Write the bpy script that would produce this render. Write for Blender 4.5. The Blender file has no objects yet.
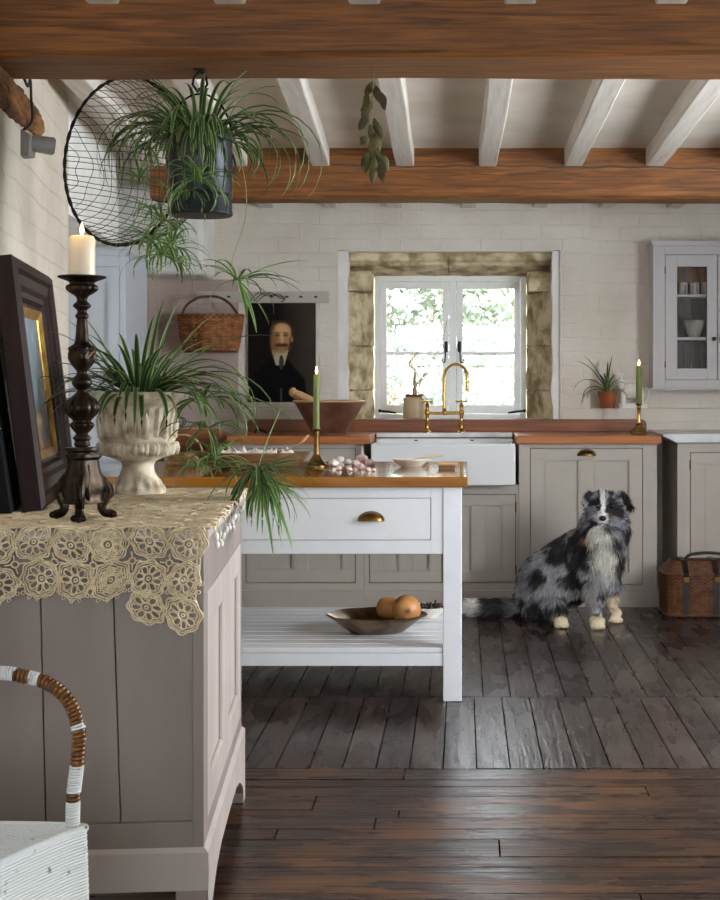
import bpy, bmesh, math, random
import numpy as np
from mathutils import Vector, Matrix
random.seed(7); np.random.seed(7)
PI = math.pi
F = 1450.0; VX = 463.0; VY = 380.0; EYE = 1.22
S = bpy.context.scene
COL = S.collection
def X(px, d): return (px - VX) / F * d
def Z(py, d): return EYE - (py - VY) / F * d
def P(px, py, d): return Vector((X(px, d), d, Z(py, d)))
def R(a): return math.radians(a)

# ------------------------------------------------------------ materials
def c3(r, g, b):
    f = lambda v: ((v/255)/12.92 if v/255 <= .04045 else ((v/255+.055)/1.055)**2.4)
    return (f(r), f(g), f(b), 1)
def base(name, col, rough=.5, metal=0, **kw):
    m = bpy.data.materials.new(name); m.use_nodes = True
    b = m.node_tree.nodes['Principled BSDF']
    b.inputs['Base Color'].default_value = col
    b.inputs['Roughness'].default_value = rough
    b.inputs['Metallic'].default_value = metal
    for k, v in kw.items():
        b.inputs[k.replace('_', ' ')].default_value = v
    return m, m.node_tree, b
def N(t, typ, **kw):
    n = t.nodes.new(typ)
    for k, v in kw.items():
        if k in n.inputs: n.inputs[k].default_value = v
        else: setattr(n, k, v)
    return n
def ramp(t, fac, stops):
    r = t.nodes.new('ShaderNodeValToRGB')
    e = r.color_ramp.elements
    while len(e) < len(stops): e.new(.5)
    for i, (p, c) in enumerate(stops):
        e[i].position = p; e[i].color = c
    t.links.new(fac, r.inputs['Fac'])
    return r.outputs['Color']
def mapped(t, scale, src='Object'):
    tc = t.nodes.new('ShaderNodeTexCoord'); mp = t.nodes.new('ShaderNodeMapping')
    t.links.new(tc.outputs[src], mp.inputs['Vector'])
    mp.inputs['Scale'].default_value = scale
    return mp.outputs['Vector']
def bumpit(t, b, h, strength=.3, dist=.01, prev=None):
    bp = t.nodes.new('ShaderNodeBump'); bp.inputs['Strength'].default_value = strength
    bp.inputs['Distance'].default_value = dist
    t.links.new(h, bp.inputs['Height'])
    if prev is not None: t.links.new(prev, bp.inputs['Normal'])
    t.links.new(bp.outputs['Normal'], b.inputs['Normal'])
    return bp.outputs['Normal']
def mottled(name, c1, c2, scale=8, rough=.5, metal=0, bump=.1, dist=.004, stretch=(1,1,1), lo=.35, hi=.65, detail=6, **kw):
    m, t, b = base(name, c1, rough, metal, **kw)
    v = mapped(t, stretch)
    n = N(t, 'ShaderNodeTexNoise', Scale=scale, Detail=detail); t.links.new(v, n.inputs['Vector'])
    t.links.new(ramp(t, n.outputs['Fac'], [(lo, c1), (hi, c2)]), b.inputs['Base Color'])
    if bump: bumpit(t, b, n.outputs['Fac'], bump, dist)
    return m
def wood(name, c1, c2, axis='x', rough=.4, bump=.15, sc=1.0, **kw):
    st = {'x': (1.2, 22, 22), 'y': (22, 1.2, 22), 'z': (22, 22, 1.2)}[axis]
    st = tuple(s*sc for s in st)
    m, t, b = base(name, c1, rough, **kw)
    v = mapped(t, st)
    n = N(t, 'ShaderNodeTexNoise', Scale=2.2, Detail=8, Distortion=.8); t.links.new(v, n.inputs['Vector'])
    t.links.new(ramp(t, n.outputs['Fac'], [(.3, c1), (.7, c2)]), b.inputs['Base Color'])
    bumpit(t, b, n.outputs['Fac'], bump, .003)
    return m
def paint(name, col, rough=.45, bump=.12, wear=None, axis=(1,1,1)):
    """brushed paint with a very slight unevenness"""
    m, t, b = base(name, col, rough)
    v = mapped(t, axis)
    n = N(t, 'ShaderNodeTexNoise', Scale=14, Detail=5); t.links.new(v, n.inputs['Vector'])
    c2 = tuple(x*.955 for x in col[:3]) + (1,)
    t.links.new(ramp(t, n.outputs['Fac'], [(.35, col), (.75, c2)]), b.inputs['Base Color'])
    bumpit(t, b, n.outputs['Fac'], bump, .003)
    return m
def brickpaint(name, col, col2, plane='xz', bstr=.34):
    m, t, b = base(name, col, .75)
    g = t.nodes.new('ShaderNodeNewGeometry'); sp = t.nodes.new('ShaderNodeSeparateXYZ'); cb = t.nodes.new('ShaderNodeCombineXYZ')
    t.links.new(g.outputs['Position'], sp.inputs[0])
    t.links.new(sp.outputs['X' if plane == 'xz' else 'Y'], cb.inputs['X']); t.links.new(sp.outputs['Z'], cb.inputs['Y'])
    w = N(t, 'ShaderNodeTexNoise', Scale=5., Detail=3)
    t.links.new(g.outputs['Position'], w.inputs['Vector'])
    mx = t.nodes.new('ShaderNodeMixRGB'); mx.blend_type = 'ADD'; mx.inputs['Fac'].default_value = .024
    t.links.new(cb.outputs[0], mx.inputs['Color1']); t.links.new(w.outputs['Color'], mx.inputs['Color2'])
    br = N(t, 'ShaderNodeTexBrick', Scale=1.0); br.inputs['Brick Width'].default_value = .235; br.inputs['Row Height'].default_value = .082
    br.inputs['Mortar Size'].default_value = .005; br.inputs['Mortar Smooth'].default_value = .9
    br.inputs['Color1'].default_value = (1,1,1,1); br.inputs['Color2'].default_value = (.8,.8,.8,1); br.inputs['Mortar'].default_value = (0,0,0,1)
    t.links.new(mx.outputs[0], br.inputs['Vector'])
    n = N(t, 'ShaderNodeTexNoise', Scale=3.2, Detail=8); t.links.new(g.outputs['Position'], n.inputs['Vector'])
    n2 = N(t, 'ShaderNodeTexNoise', Scale=38, Detail=5); t.links.new(g.outputs['Position'], n2.inputs['Vector'])
    t.links.new(ramp(t, n.outputs['Fac'], [(.35, col), (.7, col2)]), b.inputs['Base Color'])
    a = bumpit(t, b, br.outputs['Color'], bstr, .009)
    c = bumpit(t, b, n2.outputs['Fac'], .28, .012, a)
    bumpit(t, b, n.outputs['Fac'], .5, .03, c)
    return m
def attrmat(name, attr='Col', rough=.6, **kw):
    m, t, b = base(name, (1,1,1,1), rough, **kw)
    a = t.nodes.new('ShaderNodeAttribute'); a.attribute_name = attr
    t.links.new(a.outputs['Color'], b.inputs['Base Color'])
    return m
def glow(name, col, strength):
    m, t, b = base(name, col, .5)
    b.inputs['Emission Color'].default_value = col; b.inputs['Emission Strength'].default_value = strength
    return m
def glassmat(name, tint=(1,1,1,1), alpha=.12):
    m, t, b = base(name, tint, .02)
    tr = t.nodes.new('ShaderNodeBsdfTransparent'); gl = t.nodes.new('ShaderNodeBsdfGlossy'); gl.inputs['Roughness'].default_value = .02
    mx = t.nodes.new('ShaderNodeMixShader'); fr = t.nodes.new('ShaderNodeFresnel'); fr.inputs['IOR'].default_value = 1.45
    t.links.new(fr.outputs[0], mx.inputs[0]); t.links.new(tr.outputs[0], mx.inputs[1]); t.links.new(gl.outputs[0], mx.inputs[2])
    t.links.new(mx.outputs[0], t.nodes['Material Output'].inputs['Surface'])
    return m

# ------------------------------------------------------------ mesh builder
def chain(o):
    m = Matrix.Identity(4)
    while o is not None:
        m = Matrix.LocRotScale(o.location, o.rotation_euler, o.scale) @ m; o = o.parent
    return m
class MB:
    def __init__(s): s.v = []; s.f = []; s.mi = []; s.col = None; s.cur = 0
    def add(s, vs, fs):
        o = len(s.v); s.v += [tuple(p) for p in vs]; s.f += [tuple(i+o for i in f) for f in fs]; s.mi += [s.cur]*len(fs); return s
    def box(s, x0, x1, y0, y1, z0, z1):
        if x0 > x1: x0, x1 = x1, x0
        if y0 > y1: y0, y1 = y1, y0
        if z0 > z1: z0, z1 = z1, z0
        v = [(x,y,z) for z in (z0,z1) for y in (y0,y1) for x in (x0,x1)]
        return s.add(v, [(0,2,3,1),(4,5,7,6),(0,1,5,4),(2,6,7,3),(0,4,6,2),(1,3,7,5)])
    def prism(s, pts, y0, y1):
        """polygon of (x,z), extruded along y"""
        n = len(pts)
        v = [(x,y0,z) for x,z in pts] + [(x,y1,z) for x,z in pts]
        return s.add(v, [tuple(range(n)), tuple(range(2*n-1, n-1, -1))] + [(i, i+n, (i+1)%n+n, (i+1)%n) for i in range(n)])
    def slab(s, pts, z0, z1):
        n = len(pts)
        v = [(x,y,z0) for x,y in pts] + [(x,y,z1) for x,y in pts]
        return s.add(v, [tuple(range(n-1,-1,-1)), tuple(range(n, 2*n))] + [(i, (i+1)%n, (i+1)%n+n, i+n) for i in range(n)])
    def tube(s, path, r, n=8, closed=False, caps=True, flat=1.0):
        path = [Vector(p) for p in path]; m = len(path)
        rs = r if hasattr(r, '__len__') else [r]*m
        vs = []; up = None
        for i, p in enumerate(path):
            if closed: t = path[(i+1)%m] - path[i-1]
            else: t = path[min(i+1, m-1)] - path[max(i-1, 0)]
            if t.length < 1e-9: t = Vector((0,0,1))
            t.normalize()
            if up is None:
                up = Vector((0,0,1)) if abs(t.z) < .9 else Vector((1,0,0))
            up = up - t*up.dot(t)
            if up.length < 1e-6: up = t.orthogonal()
            up.normalize(); sd = t.cross(up)
            for k in range(n):
                a = 2*PI*k/n
                vs.append(p + (up*math.cos(a)*flat + sd*math.sin(a))*rs[i])
        fs = []
        for i in range(m if closed else m-1):
            j = (i+1) % m
            for k in range(n):
                fs.append((i*n+k, i*n+(k+1)%n, j*n+(k+1)%n, j*n+k))
        if caps and not closed:
            fs.append(tuple(range(n-1,-1,-1))); fs.append(tuple((m-1)*n+k for k in range(n)))
        return s.add(vs, fs)
    def lathe(s, prof, c=(0,0,0), n=32, sx=1, sy=1, fn=None):
        """prof: (r,z) from bottom to top; fn(a,r,z,i)->r"""
        c = Vector(c); vs = []; m = len(prof)
        for i, (r, z) in enumerate(prof):
            for k in range(n):
                a = 2*PI*k/n; rr = fn(a, r, z, i) if fn else r
                vs.append(c + Vector((rr*math.cos(a)*sx, rr*math.sin(a)*sy, z)))
        fs = [(i*n+k, i*n+(k+1)%n, (i+1)*n+(k+1)%n, (i+1)*n+k) for i in range(m-1) for k in range(n)]
        if prof[0][0] > 1e-6: fs.append(tuple(range(n-1,-1,-1)))
        if prof[-1][0] > 1e-6: fs.append(tuple((m-1)*n+k for k in range(n)))
        return s.add(vs, fs)
    def ball(s, c, r, n=16, m=10, rot=None):
        c = Vector(c); r = Vector(r) if hasattr(r, '__len__') else Vector((r,r,r))
        vs = []
        for i in range(m+1):
            ph = PI*i/m
            for k in range(n):
                a = 2*PI*k/n
                p = Vector((r.x*math.sin(ph)*math.cos(a), r.y*math.sin(ph)*math.sin(a), -r.z*math.cos(ph)))
                if rot is not None: p = rot @ p
                vs.append(c+p)
        return s.add(vs, [(i*n+k, i*n+(k+1)%n, (i+1)*n+(k+1)%n, (i+1)*n+k) for i in range(m) for k in range(n)])
    def build(s, name, mat, parent=None, smooth=True, angle=35, bevel=0, seg=2, origin=None):
        me = bpy.data.meshes.new(name)
        if parent is not None: inv = chain(parent).inverted()
        else:
            if origin is None:
                a = np.array(s.v); origin = ((a[:,0].min()+a[:,0].max())/2, (a[:,1].min()+a[:,1].max())/2, a[:,2].min())
            inv = Matrix.Translation(-Vector(origin))
        a = np.array(s.v, dtype=float); mm = np.array(inv)
        a = a @ mm[:3,:3].T + mm[:3,3]
        me.from_pydata(a.tolist(), [], s.f)
        for mt in (mat if isinstance(mat, (list, tuple)) else [mat]): me.materials.append(mt)
        if any(s.mi): me.polygons.foreach_set('material_index', s.mi)
        if s.col is not None:
            ca = me.color_attributes.new('Col', 'FLOAT_COLOR', 'POINT')
            ca.data.foreach_set('color', np.array(s.col, dtype=np.float32).ravel())
        me.update(); me.validate(clean_customdata=False)
        if smooth:
            me.shade_smooth()
            if angle < 180: me.set_sharp_from_angle(angle=R(angle))
        o = bpy.data.objects.new(name, me); COL.objects.link(o)
        if parent is not None: o.parent = parent
        else: o.location = origin
        if bevel:
            b = o.modifiers.new('bevel', 'BEVEL'); b.width = bevel; b.segments = seg; b.limit_method = 'ANGLE'; b.angle_limit = R(40)
            b.harden_normals = False
        return o
def tag(o, label=None, cat=None, group=None, kind=None):
    if label: o['label'] = label
    if cat: o['category'] = cat
    if group: o['group'] = group
    if kind: o['kind'] = kind
    return o
def thing(name, loc, label, cat, group=None, rz=0):
    o = bpy.data.objects.new(name, None); COL.objects.link(o)
    o.empty_display_size = .05
    o.location = loc; o.rotation_euler = (0, 0, rz)
    return tag(o, label, cat, group)
def struct(mb, name, mat, **kw):
    o = mb.build(name, mat, **kw); o['kind'] = 'structure'; return o
def copy_tree(o, loc=None, rz=None, label=None, parent=None, group=None):
    c = o.copy(); COL.objects.link(c)
    if parent is not None: c.parent = parent
    if loc is not None: c.location = loc
    if rz is not None: c.rotation_euler = (0, 0, rz)
    if label: c['label'] = label
    if group: c['group'] = group
    for ch in list(o.children): copy_tree(ch, parent=c)
    return c
def bez(pts, n=20):
    """Catmull-Rom through the points"""
    pts = [Vector(p) for p in pts]; out = []
    q = [pts[0]*2-pts[1]] + pts + [pts[-1]*2-pts[-2]]
    for i in range(1, len(q)-2):
        for k in range(n):
            t = k/n; a, b, c, d = q[i-1:i+3]
            out.append(.5*((2*b) + (c-a)*t + (2*a-5*b+4*c-d)*t*t + (3*b-a-3*c+d)*t**3))
    out.append(pts[-1]); return out

# ------------------------------------------------------------ palette
M = {}
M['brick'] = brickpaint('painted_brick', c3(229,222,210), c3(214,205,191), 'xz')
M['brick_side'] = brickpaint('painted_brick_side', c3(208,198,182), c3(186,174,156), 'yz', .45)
M['plaster'] = mottled('white_plaster', c3(240,238,233), c3(228,225,218), 6, .8, bump=.25, dist=.01)
M['ceil'] = mottled('ceiling_plaster', c3(230,222,210), c3(214,204,190), 3, .85, bump=.2, dist=.01)
M['joist'] = wood('painted_joist', c3(224,217,207), c3(200,192,180), 'y', .6, .5)
M['beam'] = wood('oak_beam', c3(84,48,16), c3(148,92,38), 'x', .62, .9, 1.5)
M['beam_old'] = wood('worm_eaten_oak', c3(60,36,18), c3(150,96,48), 'y', .8, 1.0, .8)
M['stone'] = mottled('sandstone', c3(150,130,92), c3(228,212,176), 11, .9, bump=1.0, dist=.012, lo=.36, hi=.60, detail=12)
M['white'] = paint('white_eggshell', c3(232,233,236), .35)
M['winwhite'] = paint('window_gloss_white', c3(249,249,248), .3)
M['black_gap'] = base('floor_void', c3(10,8,7), .9)[0]
M['wicker_h'] = mottled('hamper_wicker', c3(120,74,40), c3(70,40,24), 26, .5, bump=.3, dist=.003)
M['sage'] = paint('grey_sage_paint', c3(181,172,160), .45)
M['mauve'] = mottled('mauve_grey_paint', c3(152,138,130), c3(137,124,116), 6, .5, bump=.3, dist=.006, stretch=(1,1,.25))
M['mauve_lit'] = mottled('mauve_grey_lit_paint', c3(196,184,176), c3(182,169,160), 6, .42, bump=.25, dist=.005, stretch=(1,1,.25))  # lighter copy of the cabinet paint, light from the right put into colour
M['gap'] = base('shadow_gap_dark', c3(70,64,58), .9)[0]  # dark colour for backing sheets, stands in for shade in the gaps
M['lilac'] = paint('pale_grey_paint', c3(196,192,193), .45)
M['inside'] = wood('cabinet_lining', c3(86,77,76), c3(104,94,92), 'z', .6)
M['top'] = wood('oiled_iroko_top', c3(150,82,34), c3(198,120,56), 'x', .34, .08, .7)
M['itop'] = wood('varnished_oak_top', c3(122,72,16), c3(178,116,36), 'x', .12, .02, .5, Coat_Weight=.5, Coat_Roughness=.06)
M['brass'] = mottled('brass', c3(206,168,92), c3(182,140,66), 20, .22, 1, bump=.02)
M['brass_old'] = mottled('aged_brass', c3(138,108,58), c3(92,66,34), 26, .35, 1, bump=.1)
M['bronze'] = mottled('dark_bronze', c3(62,46,30), c3(22,17,13), 40, .42, .8, bump=.25, dist=.003)
M['iron'] = mottled('black_iron', c3(34,32,32), c3(20,19,19), 30, .45, .6, bump=.15)
M['zinc'] = mottled('dark_zinc', c3(70,70,76), c3(38,38,42), 9, .4, .7, bump=.1)
M['ceramic'] = base('white_fireclay', c3(236,236,236), .12, Coat_Weight=.4)[0]
M['marble'] = mottled('grey_veined_marble', c3(226,226,226), c3(170,172,176), 6, .25, bump=.02, lo=.45, hi=.75, detail=12)
M['crock'] = mottled('stoneware_cream', c3(206,184,146), c3(190,162,120), 12, .35, bump=.05)
M['crock_b'] = base('stoneware_brown', c3(120,70,36), .3)[0]
M['terra'] = mottled('terracotta', c3(176,100,62), c3(146,78,48), 14, .8, bump=.2)
M['soil'] = mottled('soil', c3(48,34,24), c3(28,20,14), 40, .95, bump=1, dist=.01)
M['wax'] = base('ivory_wax', c3(240,222,190), .4, Subsurface_Weight=.35, Subsurface_Radius=(.03,.015,.008), Subsurface_Scale=.6)[0]
M['waxg'] = base('olive_green_wax', c3(106,120,48), .4, Subsurface_Weight=.2, Subsurface_Radius=(.01,.01,.004))[0]
M['wick'] = base('burnt_wick', c3(30,26,22), .9)[0]
M['flame'] = glow('candle_flame', (1, .62, .22, 1), 14)
M['urn'] = mottled('weathered_stone', c3(230,218,196), c3(160,136,106), 24, .9, bump=.8, dist=.006, lo=.42, hi=.72, detail=12)
M['frame'] = wood('ebonised_walnut', c3(26,12,7), c3(46,22,12), 'z', .5, .1, Specular_IOR_Level=.12)
M['gilt'] = mottled('gilt', c3(206,166,86), c3(168,120,52), 30, .35, .8, bump=.15)
M['lace'] = mottled('ecru_cotton', c3(244,226,192), c3(224,202,164), 60, .95, bump=.4, dist=.002)
M['wicker'] = mottled('wicker_cane', c3(186,122,70), c3(128,76,38), 26, .5, bump=.3, dist=.003)
M['wicker_d'] = mottled('dark_wicker', c3(112,64,32), c3(62,34,20), 30, .5, bump=.3, dist=.003)
M['wicker_p'] = mottled('pale_willow', c3(196,166,120), c3(152,118,76), 30, .6, bump=.3, dist=.003)
M['leather'] = base('black_leather', c3(24,20,20), .45)[0]
M['wicker_w'] = mottled('white_painted_cane', c3(222,224,222), c3(112,84,56), 34, .5, bump=.3, dist=.003, lo=.65, hi=.72, detail=8)
M['cane'] = mottled('varnished_cane', c3(128,82,30), c3(70,38,18), 40, .25, bump=.2, dist=.003)
M['bowlwood'] = wood('old_bowl_wood', c3(92,66,44), c3(146,112,78), 'x', .5, .3)
M['bowlcu'] = mottled('red_brown_bowl', c3(138,100,82), c3(98,62,48), 7, .5, .1, bump=.1)
M['pestle'] = wood('pale_beech', c3(196,150,100), c3(220,178,128), 'x', .5)
M['pewter'] = mottled('tarnished_pewter', c3(176,150,118), c3(92,70,48), 8, .3, .7, bump=.05)
M['squash'] = mottled('squash_skin', c3(206,148,88), c3(182,118,62), 9, .45, bump=.05)
M['stem'] = base('dry_stem', c3(120,92,58), .8)[0]
M['garlic'] = mottled('garlic_skin', c3(244,238,230), c3(226,208,200), 18, .5, bump=.1)
M['garlicp'] = mottled('purple_garlic_skin', c3(236,220,214), c3(150,92,100), 10, .5, bump=.1)
M['twig'] = mottled('twig_bark', c3(206,178,140), c3(160,128,90), 20, .8, bump=.2)
M['greyplastic'] = base('grey_spotlight_paint', c3(126,120,116), .5)[0]
M['cable'] = base('black_cable', c3(28,26,26), .5)[0]
M['dryleaf'] = mottled('dried_leaf', c3(96,92,44), c3(58,52,26), 14, .7, bump=.2)
M['peg'] = paint('grey_rail_paint', c3(190,184,172), .55)
M['range'] = base('slate_enamel', c3(66,70,76), .25)[0]
M['stoneware'] = mottled('grey_stoneware', c3(196,192,184), c3(150,146,138), 20, .4, bump=.1)
M['glass'] = glassmat('window_glass')
M['black'] = base('black_lacquer', c3(9,8,8), .6, Specular_IOR_Level=.15)[0]
M['board'] = wood('chopping_board', c3(120,66,34), c3(166,102,58), 'x', .45)
M['berry'] = base('dark_berries', c3(52,22,16), .4)[0]
M['cream'] = base('cream_glaze', c3(238,234,224), .25)[0]
M['bone'] = base('bone_handle', c3(206,190,150), .4)[0]
M['steel'] = base('steel', c3(190,190,190), .25, 1)[0]
M['cupboard'] = paint('cool_white_paint', c3(206,210,219), .4)
# ============================================================ THE ROOM
WY = 8.40   # back wall
# --- floor boards: back boards run away from the window wall, front boards run across
def floor_planks():
    mb = MB(); cols = []
    def plank(x0, x1, y0, y1, idx, dz):
        g = .0024
        mb.cur = idx
        n0 = len(mb.v)
        x0 += g; x1 -= g; y0 += g; y1 -= g
        mb.box(x0, x1, y0, y1, -.02, dz)
        t = random.random()
        r1, r2 = random.random(), random.random()
        cols.extend([(r1, r2, 0, 1)]*8)
    w = .1055; rnd = random.Random(3)
    for (ya, yb, off) in ((4.552, 5.58, 0), (5.583, 9.0, .035)):
        x = -2.7 + off
        while x < 3.0:
            if ya > 5 and rnd.random() < .35:
                ym = rnd.uniform(6.3, 8.0)
                plank(x, x+w, ya, ym, 0, rnd.uniform(-.001, .001)); plank(x, x+w, ym, yb, 0, rnd.uniform(-.001, .001))
            else: plank(x, x+w, ya, yb, 0, rnd.uniform(-.001, .001))
            x += w
    y = 4.549
    while y > -1.9:
        h = rnd.choice([.075, .10, .12, .14, .09])
        x = -2.7 - rnd.uniform(0, .8)
        while x < 3.0:
            L = rnd.uniform(1.3, 2.8)
            plank(max(x,-2.7), min(x+L, 3.0), y-h, y, 1, rnd.uniform(-.0012, .0012))
            x += L
        y -= h
    mb.col = cols
    mats = []
    for nm, st, cA, cB, cC in (('floor_boards_grey', (26, 1.6, 26), c3(24,17,15), c3(60,47,43), c3(80,67,61)),
                       ('floor_boards_brown', (1.6, 26, 26), c3(24,14,10), c3(60,38,26), c3(104,66,36))):
        m, t, b = base(nm, cA, .32)
        g = t.nodes.new('ShaderNodeNewGeometry'); mp = t.nodes.new('ShaderNodeMapping'); mp.inputs['Scale'].default_value = st
        t.links.new(g.outputs['Position'], mp.inputs['Vector'])
        at = t.nodes.new('ShaderNodeAttribute'); at.attribute_name = 'Col'
        ad = t.nodes.new('ShaderNodeVectorMath'); ad.operation = 'MULTIPLY_ADD'; ad.inputs[1].default_value = (37, 53, 9)
        t.links.new(at.outputs['Color'], ad.inputs[0]); t.links.new(mp.outputs[0], ad.inputs[2])
        n = N(t, 'ShaderNodeTexNoise', Scale=1.6, Detail=9, Distortion=1.2); t.links.new(ad.outputs[0], n.inputs['Vector'])
        n2 = N(t, 'ShaderNodeTexNoise', Scale=1.9, Detail=7); t.links.new(g.outputs['Position'], n2.inputs['Vector'])
        n3 = N(t, 'ShaderNodeTexNoise', Scale=14, Detail=10); mp3 = t.nodes.new('ShaderNodeMapping'); mp3.inputs['Scale'].default_value = (1,.25,1) if st[0] > 5 else (.25,1,1); t.links.new(g.outputs['Position'], mp3.inputs['Vector']); t.links.new(mp3.outputs[0], n3.inputs['Vector'])
        grain = ramp(t, n.outputs['Fac'], [(.32, cA), (.68, cB)])
        wearf = ramp(t, n2.outputs['Fac'], [(.40, (0,0,0,1)), (.62, (1,1,1,1))])
        wear2 = ramp(t, n3.outputs['Fac'], [(.42, (0,0,0,1)), (.62, (1,1,1,1))])
        ml = t.nodes.new('ShaderNodeMath'); ml.operation = 'MULTIPLY'; t.links.new(wearf, ml.inputs[0]); t.links.new(wear2, ml.inputs[1])
        mx = t.nodes.new('ShaderNodeMixRGB'); t.links.new(ml.outputs[0], mx.inputs['Fac']); t.links.new(grain, mx.inputs['Color1']); mx.inputs['Color2'].default_value = cC
        hv = t.nodes.new('ShaderNodeHueSaturation')
        sp = t.nodes.new('ShaderNodeSeparateColor'); t.links.new(at.outputs['Color'], sp.inputs[0])
        mr = t.nodes.new('ShaderNodeMapRange'); mr.inputs['To Min'].default_value = .72; mr.inputs['To Max'].default_value = 1.3
        t.links.new(sp.outputs[0], mr.inputs['Value']); t.links.new(mr.outputs[0], hv.inputs['Value'])
        t.links.new(mx.outputs[0], hv.inputs['Color']); t.links.new(hv.outputs[0], b.inputs['Base Color'])
        rr = t.nodes.new('ShaderNodeMapRange'); rr.inputs['To Min'].default_value = .14; rr.inputs['To Max'].default_value = .42
        t.links.new(n3.outputs['Fac'], rr.inputs['Value']); t.links.new(rr.outputs[0], b.inputs['Roughness'])
        a = bumpit(t, b, n.outputs['Fac'], .6, .004)
        bumpit(t, b, n3.outputs['Fac'], .08, .003, a)
        mats.append(m)
    o = mb.build('floor', mats, smooth=False, origin=(0,0,0)); o['kind'] = 'structure'
    sub = MB().box(-2.8, 3.1, -1.9, 9.05, -.10, -.018); struct(sub, 'floor_underlay', M['black_gap'], smooth=False)
floor_planks()

RX = 2.6; LX = -2.6; NY = -1.7
wl, wr, wb, wt = -.724, .562, .985, 1.973
b = MB()
b.box(LX-.3, wl, WY, WY+.5, 0, 2.45); b.box(wr, .736, WY, WY+.5, 0, 2.45)
b.box(wl, wr, WY, WY+.5, 0, wb); b.box(wl, wr, WY, WY+.5, wt, 2.45)
b.box(.736, RX+.3, WY, WY+.5, 0, 1.054); b.box(.736, RX+.3, WY+.14, WY+.5, 1.054, 2.45)
struct(b, 'wall_back', M['brick'], smooth=False)
# splayed plaster reveal
def band(pa, pb, n=14, amp=.006, seed=1):
    r = random.Random(seed); return [(pa[0]+(pb[0]-pa[0])*i/n+r.uniform(-amp,amp), pa[1]+(pb[1]-pa[1])*i/n) for i in range(n+1)]
b = MB()
b.prism([(wl, wb), (wl, wt)] + band((-.670, wt), (-.670, wb)), WY+.015, WY+.16)
b.prism([(wr, wt), (wr, wb)] + band((.518, wb), (.518, wt), seed=2), WY+.015, WY+.16)
b.prism([(wl, wt), (wr, wt), (wr, wt-.006), (wl, wt-.006)], WY+.015, WY+.16)
struct(b, 'trim_1', M['plaster'], smooth=False)
# stone window surround
def stone_surround():
    b = MB(); yo, yi = WY+.12, WY+.33
    x0, x1, zt = -.690, .535, 1.972
    ix0, ix1, izt = -.531, .380, 1.848
    rnd = random.Random(5)
    def jamb(sx):
        prof = [(0, yo), (.062, yo+.004), (.070, yo+.035), (.085, yo+.035), (.150, yi), (.150, WY+.5), (0, WY+.5)]
        if sx < 0: pts = [(x0+u, y) for u, y in prof]
        else: pts = [(x1-u, y) for u, y in prof]; pts.reverse()
        pts = pts if sx < 0 else pts
        zz = [wb, 1.16, 1.42, 1.74]
        for a, c in zip(zz[:-1], zz[1:]): b.slab(pts, a+.002, c-.002)
    jamb(-1); jamb(1)
    # lintel in two stones
    prof = [(zt, yo), (zt-.05, yo+.004), (zt-.06, yo+.03), (zt-.075, yo+.03), (izt, yi), (izt, WY+.5), (zt, WY+.5)]
    xs = [x0, -.088, x1]
    for a, c in zip(xs[:-1], xs[1:]):
        n = len(prof); v = [(a+.002, y, z) for z, y in prof] + [(c-.002, y, z) for z, y in prof]
        b.add(v, [tuple(range(n)), tuple(range(2*n-1,n-1,-1))] + [(i, i+n, (i+1)%n+n, (i+1)%n) for i in range(n)])
    # returns under the lintel
    for xa, xb in ((x0, x0+.15), (x1-.15, x1)): b.box(xa, xb, yo+.006, WY+.5, 1.742, 1.86)
    o = struct(b, 'trim_2', M['stone'], smooth=False)
    o.modifiers.new('bevel', 'BEVEL').width = .006
    sd = o.modifiers.new('sub', 'SUBSURF'); sd.subdivision_type = 'SIMPLE'; sd.levels = 4; sd.render_levels = 4
    tx = bpy.data.textures.new('stone_clouds', 'CLOUDS'); tx.noise_scale = .07; tx.noise_depth = 4
    d = o.modifiers.new('disp', 'DISPLACE'); d.texture = tx; d.strength = .020; d.mid_level = .5; d.texture_coords = 'GLOBAL'
stone_surround()
b = MB().box(-.70, .55, WY+.002, WY+.36, wb-.01, wb+.006); struct(b, 'window_1_sill', M['plaster'], smooth=False)

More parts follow.
